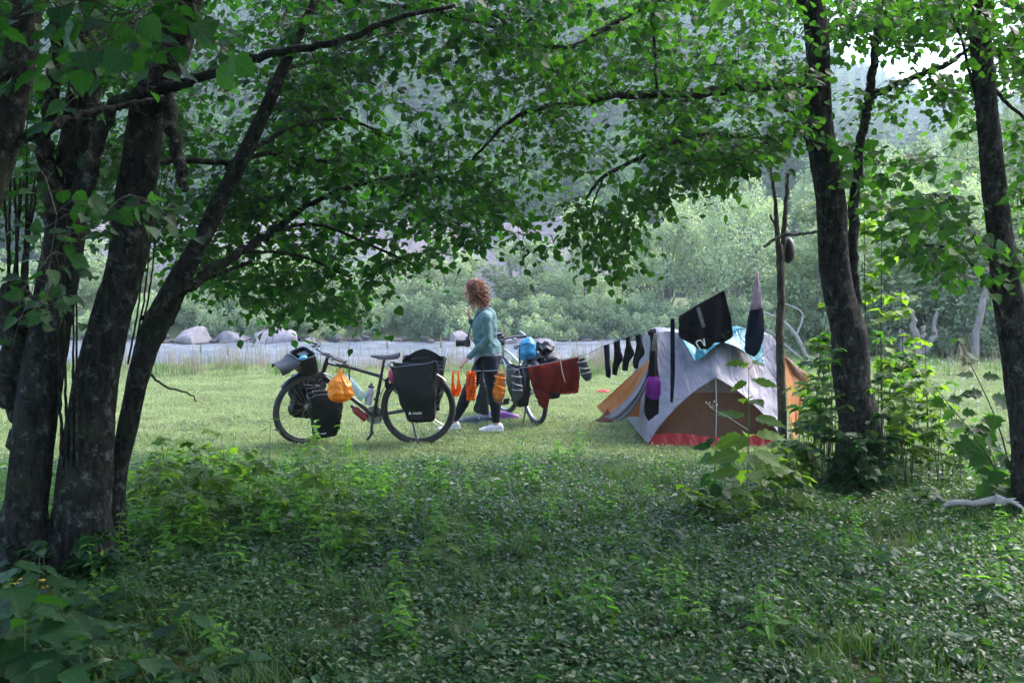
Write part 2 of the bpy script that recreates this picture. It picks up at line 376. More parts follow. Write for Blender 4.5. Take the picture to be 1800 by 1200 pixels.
# instancing for what nobody could count
def scatter(name, protos, P_, rot, scale, idx, label, kind='stuff'):
    P_ = np.asarray(P_, np.float32); me = bpy.data.meshes.new(name + '_points'); me.vertices.add(len(P_)); me.vertices.foreach_set('co', P_.ravel())
    for nm, typ, val in (('iscale', 'FLOAT', scale), ('irot', 'FLOAT', rot), ('iidx', 'INT', idx)):
        a = me.attributes.new(nm, typ, 'POINT'); a.data.foreach_set('value', np.asarray(val, np.int32 if typ == 'INT' else np.float32))
    me.update(); o = link(name, me)
    ng = bpy.data.node_groups.new(name, 'GeometryNodeTree')
    ng.interface.new_socket('Geometry', in_out='INPUT', socket_type='NodeSocketGeometry'); ng.interface.new_socket('Geometry', in_out='OUTPUT', socket_type='NodeSocketGeometry')
    gi = ng.nodes.new('NodeGroupInput'); go = ng.nodes.new('NodeGroupOutput'); iop = ng.nodes.new('GeometryNodeInstanceOnPoints'); jn = ng.nodes.new('GeometryNodeJoinGeometry')
    for p in reversed(protos):
        oi = ng.nodes.new('GeometryNodeObjectInfo'); oi.inputs['Object'].default_value = p; oi.inputs['As Instance'].default_value = True
        ng.links.new(oi.outputs['Geometry'], jn.inputs[0])
    def att(nm, typ):
        n = ng.nodes.new('GeometryNodeInputNamedAttribute'); n.data_type = typ; n.inputs['Name'].default_value = nm; return n.outputs['Attribute']
    cx = ng.nodes.new('ShaderNodeCombineXYZ'); ng.links.new(att('irot', 'FLOAT'), cx.inputs['Z'])
    ng.links.new(gi.outputs[0], iop.inputs['Points']); ng.links.new(jn.outputs[0], iop.inputs['Instance']); iop.inputs['Pick Instance'].default_value = True
    ng.links.new(att('iidx', 'INT'), iop.inputs['Instance Index']); ng.links.new(cx.outputs[0], iop.inputs['Rotation']); ng.links.new(att('iscale', 'FLOAT'), iop.inputs['Scale'])
    ng.links.new(iop.outputs[0], go.inputs[0])
    md = o.modifiers.new('scatter', 'NODES'); md.node_group = ng
    return tag(o, label, kind=kind)
def proto(name, me, mat):
    if mat is not None: me.materials.append(mat)
    return bpy.data.objects.new(name, me)       # never linked: only drawn through a scatter

# leaves
LEAF6_V = np.array([(0, 0, 0), (.22, .37, .07), (.62, .40, .05), (1.06, 0, -.12), (.62, -.40, .05), (.22, -.37, .07), (.5, 0, 0)])
LEAF6_F = np.array([(0, 1, 6), (1, 2, 6), (2, 3, 6), (3, 4, 6), (4, 5, 6), (5, 0, 6)])
_h = [(.06, .17, .04), (.24, .38, .07), (.46, .45, .06), (.68, .37, .04), (.87, .19, -.02)]
LEAF10_V = np.array([(0, 0, 0)] + _h + [(1.12, 0, -.12)] + [(a, -b, c) for a, b, c in _h[::-1]] + [(.5, 0, 0)])
LEAF10_F = np.array([(k, (k + 1) % 12, 12) for k in range(12)])
LEAF2_V = np.array([(0, 0, 0), (.5, .36, .06), (1, 0, -.05), (.5, -.36, .06)]); LEAF2_F = np.array([(0, 1, 2), (0, 2, 3)])
def unit(a): return a / (np.linalg.norm(a, axis=-1, keepdims=True) + 1e-12)
def leaves_mesh(name, pos, d, n, size, rnd, V0=LEAF6_V, F0=LEAF6_F):
    pos = np.asarray(pos, float); d = unit(np.asarray(d, float)); n = np.asarray(n, float); n = unit(n - d * (n * d).sum(-1, keepdims=True)); s_ = np.cross(n, d)
    sz = np.asarray(size, float)[:, None, None]
    fl = (1 + .8 * np.sin(np.arange(len(pos)) * 12.9898))[:, None, None]
    V = pos[:, None] + sz * (V0[None, :, 0:1] * d[:, None] + V0[None, :, 1:2] * s_[:, None] + V0[None, :, 2:3] * fl * n[:, None])
    F = (F0[None] + np.arange(len(pos))[:, None, None] * len(V0)).reshape(-1, F0.shape[1])
    return npmesh(name, V.reshape(-1, 3), F, {'rnd': np.repeat(rnd, len(V0)), 'lu': np.tile(V0[:, 0], len(pos)), 'lv': np.tile(V0[:, 1], len(pos))})

# far bank trees ----------------------------------------------------
def blob_tree(name, seed, h, nleaf, lsize, wid, leafm, lobes=16, tall=.5):
    """one proto: trunk stems, and leaf clumps gathered into uneven boughs"""
    r = np.random.RandomState(seed); C_ = []; Rr = []
    for k in range(lobes):
        f = r.rand(); zc = h * (.16 + .76 * f); a = r.rand() * 2 * PI; rad = wid * (.18 + .62 * math.sin(PI * (.12 + .80 * f))) * r.rand() ** .5
        C_.append((rad * math.cos(a), rad * math.sin(a), zc)); Rr.append(wid * (.17 + .17 * r.rand()) * (1.15 - .5 * f))
    C_ = np.array(C_); Rr = np.array(Rr); k = r.choice(lobes, nleaf, p=Rr ** 2 / (Rr ** 2).sum())
    v = unit(r.randn(nleaf, 3)); rad = Rr[k] * (.55 + .5 * r.rand(nleaf)) * (1 + .25 * np.sin(v[:, 0] * 7 + k) * np.sin(v[:, 2] * 6 + k * 2))
    pos = C_[k] + v * rad[:, None] * np.array([1, 1, 1.15]); pos[:, 2] = np.maximum(pos[:, 2], .05)
    d = unit(v + r.randn(nleaf, 3) * .8 + np.array([0, 0, -.2])); n = unit(v * .6 + r.randn(nleaf, 3) * .7 + np.array([0, 0, .6]))
    crown = leaves_mesh(name + '_crown', pos, d, n, lsize * (.6 + .8 * r.rand(nleaf)), np.clip(.3 + .45 * r.rand(nleaf) + .3 * (k % 5) / 5 - .15, 0, 1), LEAF2_V, LEAF2_F)
    crown.materials.append(leafm)
    pol = []
    for c_ in C_[r.permutation(lobes)[:9]]:
        p = spline([(r.randn() * .12, r.randn() * .12, -.3), (c_[0] * .3, c_[1] * .3, c_[2] * .4), tuple(c_)], 8); pol.append((p, np.linspace(.055, .012, 8) * h / 5, 5))
    V, F = tubes_np(pol); trunk = npmesh(name + '_trunk', V, F, smooth=True)
    return trunk, crown
M['bark_far'] = plain('bark_far', (.16, .145, .13), .9, scale=6)
far_protos = []
for k in range(5):
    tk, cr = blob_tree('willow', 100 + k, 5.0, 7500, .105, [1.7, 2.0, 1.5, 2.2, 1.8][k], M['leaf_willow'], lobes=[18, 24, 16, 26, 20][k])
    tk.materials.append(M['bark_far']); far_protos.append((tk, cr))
def far_tree(x, y, s_, sz_, rz, k, label, group):
    t = empty('willow_tree', (x, y, hz(x, y) - .05), rz); t.scale = (s_, s_, sz_)
    link('trunk', far_protos[k][0], None, t); tag(link('crown', far_protos[k][1], None, t), kind='stuff')
    return tag(t, label, 'tree', group)
ORD = ['first', 'second', 'third', 'fourth', 'fifth', 'sixth', 'seventh', 'eighth', 'ninth', 'tenth', 'eleventh', 'twelfth', 'thirteenth', 'fourteenth', 'fifteenth', 'sixteenth', 'seventeenth', 'eighteenth', 'nineteenth', 'twentieth', 'twenty-first', 'twenty-second', 'twenty-third', 'twenty-fourth', 'twenty-fifth', 'twenty-sixth', 'twenty-seventh', 'twenty-eighth']
r = np.random.RandomState(21)
row = []
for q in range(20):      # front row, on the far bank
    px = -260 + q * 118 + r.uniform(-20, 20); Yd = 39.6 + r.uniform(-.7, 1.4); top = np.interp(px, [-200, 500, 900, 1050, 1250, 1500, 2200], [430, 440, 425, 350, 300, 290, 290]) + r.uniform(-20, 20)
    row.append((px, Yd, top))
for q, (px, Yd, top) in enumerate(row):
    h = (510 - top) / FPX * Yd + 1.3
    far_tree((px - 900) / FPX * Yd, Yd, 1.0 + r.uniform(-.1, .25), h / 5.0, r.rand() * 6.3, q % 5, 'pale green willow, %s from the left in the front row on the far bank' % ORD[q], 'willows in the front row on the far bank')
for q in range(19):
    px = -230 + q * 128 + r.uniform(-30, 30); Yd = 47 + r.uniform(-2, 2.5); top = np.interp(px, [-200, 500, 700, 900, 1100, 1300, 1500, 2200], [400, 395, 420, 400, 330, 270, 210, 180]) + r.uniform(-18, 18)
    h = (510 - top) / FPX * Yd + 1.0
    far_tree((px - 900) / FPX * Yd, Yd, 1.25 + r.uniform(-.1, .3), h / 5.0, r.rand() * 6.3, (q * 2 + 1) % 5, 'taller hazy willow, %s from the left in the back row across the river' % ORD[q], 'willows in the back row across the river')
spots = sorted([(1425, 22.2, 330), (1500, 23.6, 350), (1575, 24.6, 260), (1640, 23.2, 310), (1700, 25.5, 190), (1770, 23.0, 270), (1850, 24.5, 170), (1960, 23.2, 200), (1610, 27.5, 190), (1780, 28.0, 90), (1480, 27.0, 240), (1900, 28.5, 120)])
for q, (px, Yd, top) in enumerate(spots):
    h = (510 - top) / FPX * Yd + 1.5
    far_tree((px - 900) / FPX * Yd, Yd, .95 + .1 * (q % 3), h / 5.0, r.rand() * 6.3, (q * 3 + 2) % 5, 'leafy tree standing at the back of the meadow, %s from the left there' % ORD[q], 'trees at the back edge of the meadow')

# low bushes at the far waterline and the forest on the hill: one mass each
b1, b2 = blob_tree('bank_bush', 300, 1.5, 1500, .10, 1.0, M['leaf_willow'], lobes=9)
hp = []
for k in range(4):
    conif = k < 2; rr_ = np.random.RandomState(400 + k); n = 2600
    if conif:
        f = rr_.rand(n) ** .7; ring = np.floor(f * 15) / 15; a = rr_.rand(n) * 2 * PI; z = 12 * (.06 + .94 * (1 - ring)) + rr_.randn(n) * .1; rad = 2.3 * ring * (.35 + .65 * rr_.rand(n) ** .5) * (1 + .2 * np.sin(a * 5 + ring * 40)) + .1
        pos = np.stack([rad * np.cos(a), rad * np.sin(a), z - rad * .35], -1); d = np.stack([np.cos(a), np.sin(a), -.45 + 0 * a], -1); nn = np.stack([0 * a, 0 * a, 1 + 0 * a], -1) + rr_.randn(n, 3) * .35
        me = leaves_mesh('conifer', pos, d, nn, .42 + .3 * rr_.rand(n), rr_.rand(n) * .35, LEAF2_V, LEAF2_F)
    else:
        tk, me = blob_tree('hilltree', 410 + k, 9.0, 3200, .34, 3.6, M['leaf_hill'], lobes=18); me.materials.clear()
    hp.append(proto('hill_tree', me, M['leaf_hill']))
r = np.random.RandomState(5); P_ = []; 
for _ in range(9000):
    y = 88 + 350 * r.rand() ** 1.25; t = r.uniform(-.68, .72); x = t * y
    if y > 435: continue
    P_.append((x, y))
P_ = np.array(P_); keep = wob(P_[:, 0] * .05, P_[:, 1] * .05, 1.0) + r.randn(len(P_)) * .5 > -.9; P_ = P_[keep]
z = hill(P_[:, 0], P_[:, 1]) - .5; mix_ = wob(P_[:, 0] * .03 + 9, P_[:, 1] * .04, 1.0) + r.randn(len(P_)) * .45
idx = np.where(mix_ > 0, r.randint(0, 2, len(P_)), 2 + r.randint(0, 2, len(P_)))
scatter('hill_forest', hp, np.column_stack([P_, z]), r.rand(len(P_)) * 6.3, .55 + .55 * r.rand(len(P_)), idx, 'dense hazy forest covering the hillside')

# boulders ------------------------------------------------------------
def boulder(px0, px1, py0, py1, Yd, seed, label, group='boulders along the far waterline'):
    r = np.random.RandomState(seed); s_ = Yd / FPX; wd = (px1 - px0) * s_; h = (py1 - py0) * s_
    c = at((px0 + px1) / 2, py1, Yd); m = MB(); m.ball((0, 0, 0), (1, 1, 1), 28, 16)
    V = np.array(m.v); pl = unit(r.randn(14, 3) * np.array([1, 1, .8])); off = .48 + .34 * r.rand(14)
    for n_, o_ in zip(pl, off):
        dd = (V @ n_) - o_; V -= np.clip(dd, 0, None)[:, None] * n_ * .92
    V += .02 * np.sin(V * 9 + seed)
    V /= np.abs(V).max(0); V[:, 2] = np.where(V[:, 2] < 0, V[:, 2] * .5, V[:, 2])
    m.v = [tuple(q) for q in V * np.array([wd / 2, min(wd * .38, .9), h * .80])]
    o = m.build('boulder', M['rock'], ang=35); o.location = (c.x, Yd, c.z + h * .05); return tag(o, label, 'boulder', group)
boulder(298, 376, 568, 601, 36.3, 1, 'large angular pale boulder nearest the leaning trunk')
boulder(378, 448, 577, 601, 36.6, 2, 'low rounded boulder just right of the largest one')
boulder(444, 530, 572, 603, 36.2, 3, 'wide wedge shaped boulder left of the handlebar bag')
boulder(790, 834, 577, 604, 36.0, 4, 'upright rounded boulder beside the hanging camera')
boulder(868, 930, 582, 606, 36.3, 5, 'boulder behind the handlebar of the second bicycle')
boulder(925, 988, 592, 607, 36.1, 6, 'long flat boulder right behind the blue pack')
boulder(984, 1036, 594, 607, 36.3, 7, 'long flat boulder above the dark red shorts')
boulder(1032, 1086, 596, 608, 36.2, 8, 'small flat boulder above the first sock')
boulder(1080, 1150, 597, 610, 36.0, 9, 'low flat boulder behind the hanging socks')
boulder(40, 120, 572, 602, 36.5, 10, 'shaded boulder seen between the left trunks')
boulder(535, 560, 590, 600, 36.3, 11, 'small dark stone above the handlebar')
r = np.random.RandomState(14); sp = []
sr = MB()
for k in range(150):
    px = r.uniform(-100, 1300); Yd = 36.1 + r.uniform(0, .7); w_ = r.uniform(.08, .26); x = (px - 900) / FPX * Yd
    sr.ball((x, Yd, -.45 + .28 * (Yd - 36.2) + r.uniform(0, .1)), (w_, w_ * .8, w_ * r.uniform(.4, .8)), 8, 5)
V = np.array(sr.v); V += .05 * np.sin(V * 7.3) ; sr.v = [tuple(q) for q in V]
M['rockdark'] = plain('rockdark', (.05, .045, .042), .9, scale=3, bmp=.6)
tag(sr.build('shore_stones', M['rockdark'], smooth=False), 'dark stones along the far waterline', kind='stuff')
n = 460; px = r.uniform(-500, 1900, n); Yd = 36.9 + r.rand(n) * 2.3; x = (px - 900) / FPX * Yd
scatter('bank_bushes', [proto('bush', b2, None)], np.column_stack([x, Yd, hgt(x, Yd) - .1]), r.rand(n) * 6.3, .35 + .55 * r.rand(n), np.zeros(n), 'low bushes crowding the far river bank')
n = 150; px = r.uniform(1395, 2100, n); Yd = 21.5 + r.rand(n) * 3.5; x = (px - 900) / FPX * Yd
scatter('meadow_edge_bushes', [proto('bush', b2, None)], np.column_stack([x, Yd, hgt(x, Yd) - .1]), r.rand(n) * 6.3, .4 + .5 * r.rand(n), np.zeros(n), 'tangled low bushes at the back edge of the meadow')
# pale dead forked stumps at the edge of the meadow
def stump(px, py, Yd, arms, label):
    t = MB()
    for a in arms:
        p = spline([tuple(at(*q, Yd)) for q in a[0]], 10); p = p + r.randn(*p.shape) * .025; t.tube([tuple(q) for q in p], [q * r.uniform(.75, 1.25) for q in np.linspace(a[1], a[2], 10)], 8)
    return tag(t.build('dead_tree', M['paledead']), label, 'dead tree', 'pale dead trees at the meadow edge')
stump(0, 0, 20.6, [([(1614, 640), (1613, 610), (1607, 575), (1604, 545)], .10, .05), ([(1614, 615), (1622, 590), (1626, 575)], .06, .04), ([(1620, 640), (1625, 615), (1640, 595), (1643, 575), (1645, 550)], .08, .03), ([(1590, 640), (1588, 600), (1583, 580)], .07, .05)], 'bleached dead stump forking into four arms at the meadow edge')
stump(0, 0, 21.0, [([(1715, 640), (1718, 580), (1727, 530), (1733, 500), (1738, 470)], .08, .05)], 'single bleached bare trunk standing left of the far right tree')
# ------------------------------------------------------------------ the near trees
def in_poly(poly, x, y):
    n = len(poly); c = False; j = n - 1
    for i in range(n):
        xi, yi = poly[i]; xj, yj = poly[j]
        if (yi > y) != (yj > y) and x < (xj - xi) * (y - yi) / (yj - yi) + xi: c = not c
        j = i
    return c
def region(rs, poly, d0, d1, n, gap=0.0):
    xs = [p[0] for p in poly]; ys = [p[1] for p in poly]; out = []
    while len(out) < n:
        x = rs.uniform(min(xs), max(xs)); y = rs.uniform(min(ys), max(ys))
        if not in_poly(poly, x, y): continue
        if gap and wob(x * .022, y * .028, 1.0) + rs.randn() * .25 < gap - 1: continue
        out.append(tuple(at(x, y, rs.uniform(d0, d1))))
    return np.array(out)
class Tree:
    def __init__(s, seed, leafm, barkm):
        s.rs = np.random.RandomState(seed); s.buf = np.zeros((60000, 3)); s.n = 0; s.limbs = []; s.twigs = []; s.L = []; s.leafm = leafm; s.barkm = barkm
    def nodes(s, p): s.buf[s.n:s.n + len(p)] = p; s.n += len(p)
    def limb(s, pts, name='branch', sides=10, flare=0.0):
        """pts: (px, py, distance, half width in px)"""
        q = spline([(*at(a, b, c), d * c / FPX) for a, b, c, d in pts], max(6, 7 * len(pts)))
        s.limb3(q, name, sides, flare)
    def limb3(s, q, name='branch', sides=10, flare=0.0):
        q = np.array(q, float); r = np.maximum(q[:, 3], .002)
        if name != 'trunk' : q[1:, :3] += s.rs.randn(len(q) - 1, 3) * .25 * r[1:, None]
        if flare:
            z = q[:, 2] - q[0, 2]; r = r * (1 + flare * np.exp(-np.abs(z) / .12))
        s.limbs.append((name, q[:, :3], r, sides)); s.nodes(q[:, :3][len(q) // 8:] if name == 'trunk' else q[:, :3])
    def sprays(s, T, size, per=12, droop=.25, maxlen=2.2, flat=.9, side=3):
        rs = s.rs; T = np.asarray(T); d0 = np.array([np.min(((s.buf[:s.n] - t) ** 2).sum(1)) for t in T]); T = T[np.argsort(d0)]
        for t in T:
            b = s.buf[:s.n]; dd = ((b - t) ** 2).sum(1) + .25 * np.clip(b[:, 2] - t[2] - .2, 0, None) ** 2
            a = b[np.argmin(dd)].copy(); v = t - a; L = np.linalg.norm(v)
            if L < .03: continue
            k = max(4, int(L / .11) + 2); u = np.linspace(0, 1, k)[:, None]
            path = a + v * u + np.array([0, 0, 1.0]) * (L * .13 * np.sin(PI * u)) + np.cumsum(rs.randn(k, 3) * .012, 0) * u
            path[:, 2] -= droop * .12 * u[:, 0] ** 3
            s.twigs.append((path, np.linspace(.0022 + .0042 * min(L, 1.6), .0014, k), 4 if L > .5 else 3)); s.nodes(path[1:])
            tip = unit(path[-1] - path[-3]); ends = []
            hd = unit(np.array([tip[0], tip[1], tip[2] * .4]) + rs.randn(3) * .15); sd = unit(np.cross(hd, [0, 0, 1.]) + rs.randn(3) * .15)
            ends.append((path[-1], hd, .15 + .1 * rs.rand()))
            for q in range(side):
                sg = 1 if q % 2 else -1; base = path[max(1, int(k * (.45 + .5 * rs.rand())) - 1)]
                ends.append((base, unit(hd * .7 + sd * sg * .9 + rs.randn(3) * .2), .10 + .16 * rs.rand()))
            nl = max(2, int(round(per / len(ends))))
            for e0, ed, el in ends:
                kk = 4; uu = np.linspace(0, 1, kk)[:, None]; pp = e0 + ed * el * uu; pp[:, 2] -= droop * el * .6 * uu[:, 0] ** 2
                s.twigs.append((pp, np.linspace(.0018, .0009, kk), 3))
                for w_ in range(nl):
                    f = (w_ + .6 + .3 * rs.rand()) / nl; pos = pp[0] * (1 - f) + pp[-1] * f + rs.randn(3) * .012; sg = 1 if w_ % 2 else -1
                    sv = np.cross(ed, [0, 0, 1.]); ld = unit(ed * .5 + sv * sg * .8 + rs.randn(3) * .35 + np.array([0, 0, -droop - .15]))
                    nn = unit(np.array([0, 0, flat]) + rs.randn(3) * .5 + np.array([0, -.25, 0])); s.L.append((*pos, *ld, *nn, size * rs.uniform(.6, 1.3), np.clip(rs.normal(.45, .28), 0, 1)))
    def build(s, loc, label, cat='tree', group=None, name='tree', nleaf=300, crown_name='crown'):
        root = empty(name, loc); inv = Matrix.Translation(-Vector(loc)); off = np.array(loc, float)
        for nm, p, r, sides in s.limbs:
            V, F = tubes_np([(p, r, sides)], .05 if nm == 'trunk' else .02); link(nm, npmesh(nm, V - off, F, smooth=True), s.barkm, root)
        V, F = tubes_np(s.twigs); tag(link('twigs', npmesh('twigs', V - off, F), M['twig'], root), kind='stuff')
        L = np.array(s.L); pos = L[:, :3]; sx = pos[:, 0] / pos[:, 1]; sy = (pos[:, 2] - CAM.z) / pos[:, 1]
        vis = (np.abs(sx) < .51) & (sy < .29) & (pos[:, 1] > .5) & (sy > -.5); app = np.where(vis, L[:, 9] / np.maximum(pos[:, 1], .5), 0); pick = np.argsort(-app)[:nleaf]; pick = pick[app[pick] > 0]
        rest = np.setdiff1d(np.arange(len(L)), pick); Q = L[rest]
        tag(link(crown_name, leaves_mesh(crown_name, Q[:, :3] - off, Q[:, 3:6], Q[:, 6:9], Q[:, 9], Q[:, 10], LEAF10_V, LEAF10_F), s.leafm, root), kind='stuff')
        for i in pick: leaf_obj(L[i], s.leafm, root, off)
        return tag(root, label, cat, group)
# a fuller toothed leaf for those near enough to be picked out
def leaf_template(kind, seed):
    r = np.random.RandomState(seed); n = 9; V = [(0, 0, 0)]; mid = [(0, 0, 0)]; out = []
    for i in range(1, n):
        u = i / n
        if kind == 'round': wd = .50 * math.sin(PI * u ** .62) ** .75 * (1 - .12 * u)
        elif kind == 'maple': wd = (.50 * math.sin(PI * u ** .55) ** .6) * (1.15 if i in (3, 6) else .72)
        else: wd = .27 * math.sin(PI * u ** .7) ** .9
        tooth = (.035 if i % 2 else -.02)
        out.append((u * 1.05, max(.02, wd + tooth), .10 * wd / .5 - .10 * u * u + .02 * r.randn())); mid.append((u * 1.02, 0, -.10 * u * u))
    tip = (1.12, 0, -.16); V = mid + [tip] + out + [(a, -b, c) for a, b, c in out]
    m0 = 0; nm = len(mid); tp = nm; o1 = nm + 1; o2 = o1 + len(out); F = []
    for sgn, o in ((1, o1), (-1, o2)):
        fs = [(0, o, 1)] + [q for i in range(len(out) - 1) for q in ((i + 1, o + i, o + i + 1), (i + 1, o + i + 1, i + 2))] + [(nm - 1, o + len(out) - 1, tp)]
        F += [f if sgn > 0 else f[::-1] for f in fs]
    return np.array(V, float), np.array(F)
LEAFMESH = {}
def leaf_obj(row, mat, root, off, kind='round'):
    q = min(5, int(row[10] * 6)); key = (kind, q, mat.name)
    if key not in LEAFMESH:
        V, F = leaf_template(kind, q); me = npmesh('leaf', V, F, {'rnd': np.full(len(V), (q + .5) / 6), 'lu': V[:, 0], 'lv': V[:, 1]}, smooth=True); me.materials.append(mat); LEAFMESH[key] = me
    d = Vector(row[3:6]).normalized(); n = Vector(row[6:9]); n = (n - d * n.dot(d)).normalized(); s_ = n.cross(d); z = row[9]
    mw = Matrix(((d.x * z, s_.x * z, n.x * z, row[0] - off[0]), (d.y * z, s_.y * z, n.y * z, row[1] - off[1]), (d.z * z, s_.z * z, n.z * z, row[2] - off[2]), (0, 0, 0, 1)))
    o = bpy.data.objects.new('leaf', LEAFMESH[key]); COL.objects.link(o); o.parent = root; o.matrix_local = mw
    return o

def base(p): return (p[0], p[1], hz(p[0], p[1]))
# --- thick mossy trunk of the left group
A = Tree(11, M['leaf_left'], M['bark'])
A.limb([(140, 1050, 5.1, 80), (145, 940, 5.1, 54), (148, 850, 5.12, 47), (165, 690, 5.15, 38), (194, 565, 5.15, 33), (215, 490, 5.15, 32), (233, 390, 5.15, 34), (248, 290, 5.1, 32), (260, 190, 5.05, 30), (308, 70, 5.0, 31), (335, -60, 4.9, 28), (350, -250, 4.7, 24), (380, -500, 4.4, 18), (400, -800, 4.2, 10)], 'trunk', 22, .25)
A.limb([(300, 60, 5.0, 18), (285, 120, 5.0, 14), (305, 230, 4.95, 12), (318, 300, 4.9, 10), (325, 335, 4.9, 7)])
A.limb([(265, 165, 5.0, 12), (330, 145, 4.9, 9), (425, 110, 4.7, 8), (500, 90, 4.6, 7), (600, 73, 4.5, 6), (690, 35, 4.5, 5), (800, 10, 4.6, 3)])
A.limb([(240, 350, 5.2, 8), (285, 285, 5.3, 6), (400, 285, 5.5, 5), (480, 270, 5.7, 4), (600, 290, 6.0, 3)])
A.limb([(300, 40, 5.1, 12), (420, -40, 5.8, 10), (600, 0, 6.2, 7), (760, 20, 6.4, 5), (900, 55, 6.6, 3)])
A.limb([(250, 560, 5.2, 5), (330, 505, 5.5, 4), (440, 460, 6.0, 3)])
for ax, ay, x, y, z in ((330, -60, -1.6, 2.6, 5.2), (340, -150, .4, 2.4, 5.6), (345, -250, -.6, .6, 6.2), (330, -100, -4.4, 3.0, 4.8), (345, -300, 1.6, 4.4, 6.4), (335, -120, -2.4, 7.6, 5.2)):
    a = at(ax, ay, 4.8); A.limb3(spline([(*a, .06), ((a.x + x) / 2, (a.y + y) / 2, (a.z + z) / 2 + .3, .035), (x, y, z, .015)], 14))
rs = A.rs
T = np.concatenate([region(rs, [(150, -40), (560, -40), (610, 60), (560, 330), (420, 420), (300, 440), (130, 430)], 5.6, 8.0, 400, .55),
    region(rs, [(500, -50), (900, -50), (1040, 50), (880, 75), (700, 95), (630, 160), (520, 200)], 5.2, 7.6, 250, .45)])
A.sprays(T, .050, 13)
near = region(rs, [(0, -60), (300, -60), (380, 30), (300, 110), (150, 150), (0, 120)], 2.4, 3.4, 18)
a = at(200, -320, 4.8); A.limb3(spline([(*a, .03), (-1.0, 3.2, 2.9, .02), (-.95, 2.8, 2.6, .010), (-.9, 2.5, 2.35, .005)], 12))
A.sprays(near, .062, 7, maxlen=1.6)
T = np.stack([rs.uniform(-4.5, 3.0, 900), rs.uniform(-3.5, 4.6, 900), rs.uniform(3.4, 6.6, 900)], -1); A.sprays(T, .125, 12, maxlen=3)  # large-leaved sprays overhead, out of view, added to shade the foreground
T = np.stack([rs.uniform(-4.5, 4.5, 420), rs.uniform(-5.5, -1.5, 420), rs.uniform(1.2, 5.0, 420)], -1); A.sprays(T, .125, 12, maxlen=3)  # leaves hanging low behind the camera, added to cut light on the foreground
gb = gnd(145, 1020)
A.build(base(gb), 'thick mossy lichen-spotted tree trunk, stoutest of the left group', 'tree')
# --- twin stemmed tree left of it
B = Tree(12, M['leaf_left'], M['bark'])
B.limb([(48, 1050, 5.05, 62), (44, 930, 5.05, 42), (50, 850, 5.05, 35), (68, 690, 5.1, 36), (92, 560, 5.1, 34), (108, 450, 5.1, 34), (118, 360, 5.1, 32), (132, 270, 5.1, 28), (145, 170, 5.1, 27), (160, 60, 5.1, 25), (165, -80, 5.1, 22), (150, -400, 5.0, 14), (140, -700, 5.0, 8)], 'trunk', 20, .25)
B.limb([(40, 800, 5.2, 20), (35, 690, 5.2, 26), (38, 590, 5.15, 32), (33, 535, 5.1, 30), (25, 505, 5.1, 20)], 'branch', 14)
B.limb([(100, 400, 5.0, 20), (88, 320, 5.0, 16), (78, 250, 5.0, 14), (95, 140, 5.0, 12), (100, 20, 5.0, 10), (90, -200, 5.0, 6)])
B.limb([(118, 380, 5.0, 14), (160, 300, 4.9, 13), (190, 200, 4.9, 11), (230, 165, 4.9, 9), (270, 160, 4.9, 7)])
for k in range(13):
    x0 = 14 + k * 4.2 if k < 9 else 108 + (k - 9) * 9; y0 = 545 if k < 9 else 820; dx = rs.uniform(-25, 40); yy = rs.uniform(150, 380)
    B.limb([(x0, y0, 5.0, 3.4), (x0 + dx * .3, y0 - 110, 5.0, 2.8), (x0 + dx * .8, y0 - 220, 4.95, 2.0), (x0 + dx, yy, 4.9, 1.0)], 'branch', 5)
for ax, ay, x, y, z in ((160, -60, -3.6, 1.6, 4.6), (160, -80, -5.0, 5.0, 5.0), (158, -200, -3.0, 7.0, 6.0), (160, -120, -2.0, -1.0, 5.4)):
    a = at(ax, ay, 5.0); B.limb3(spline([(*a, .05), ((a.x + x) / 2, (a.y + y) / 2, (a.z + z) / 2 + .3, .03), (x, y, z, .012)], 14))
rs = B.rs
T = np.concatenate([region(rs, [(-120, -60), (330, -60), (260, 250), (120, 330), (-120, 340)], 5.0, 7.6, 220, .5), region(rs, [(-100, 300), (330, 250), (330, 440), (200, 450), (-50, 450)], 5.6, 7.8, 90, .6)])
B.sprays(T, .050, 12)
B.sprays(region(rs, [(30, 470), (130, 470), (130, 545), (30, 545)], 3.9, 4.4, 5), .065, 6)
B.sprays(region(rs, [(60, 300), (330, 320), (260, 400), (60, 420)], 3.9, 4.5, 8), .062, 5)
T = np.stack([rs.uniform(-7, -2.0, 380), rs.uniform(-3, 5.4, 380), rs.uniform(3.2, 6.6, 380)], -1); B.sprays(T, .125, 12, maxlen=3)  # unseen sprays above the frame, added as shade for the left foreground
gb = gnd(55, 1020)
B.build(base(gb), 'dark twin-stemmed tree with a swollen burr, left of the stoutest trunk', 'tree')
# --- slender leaning tree
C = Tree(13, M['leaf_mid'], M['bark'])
C.limb([(196, 985, 5.35, 24), (205, 850, 5.35, 17), (222, 760, 5.35, 17), (240, 675, 5.35, 18), (262, 600, 5.35, 21), (278, 560, 5.35, 22), (305, 508, 5.35, 20), (345, 440, 5.35, 16), (378, 370, 5.4, 15), (428, 275, 5.45, 13), (475, 175, 5.5, 11), (510, 90, 5.6, 9), (552, 5, 5.7, 7), (600, -120, 5.8, 5), (640, -300, 5.9, 3)], 'trunk', 16, .3)
C.limb([(305, 520, 5.35, 12), (335, 500, 5.35, 10), (375, 472, 5.45, 9), (430, 438, 5.6, 8), (480, 405, 5.8, 7), (550, 357, 6.0, 5), (640, 322, 6.3, 4), (760, 310, 6.6, 3), (860, 340, 6.8, 2)], sides=8)
C.limb([(480, 405, 5.8, 4), (560, 395, 6.0, 3), (650, 430, 6.2, 2.5), (740, 470, 6.4, 1.6)], sides=6)
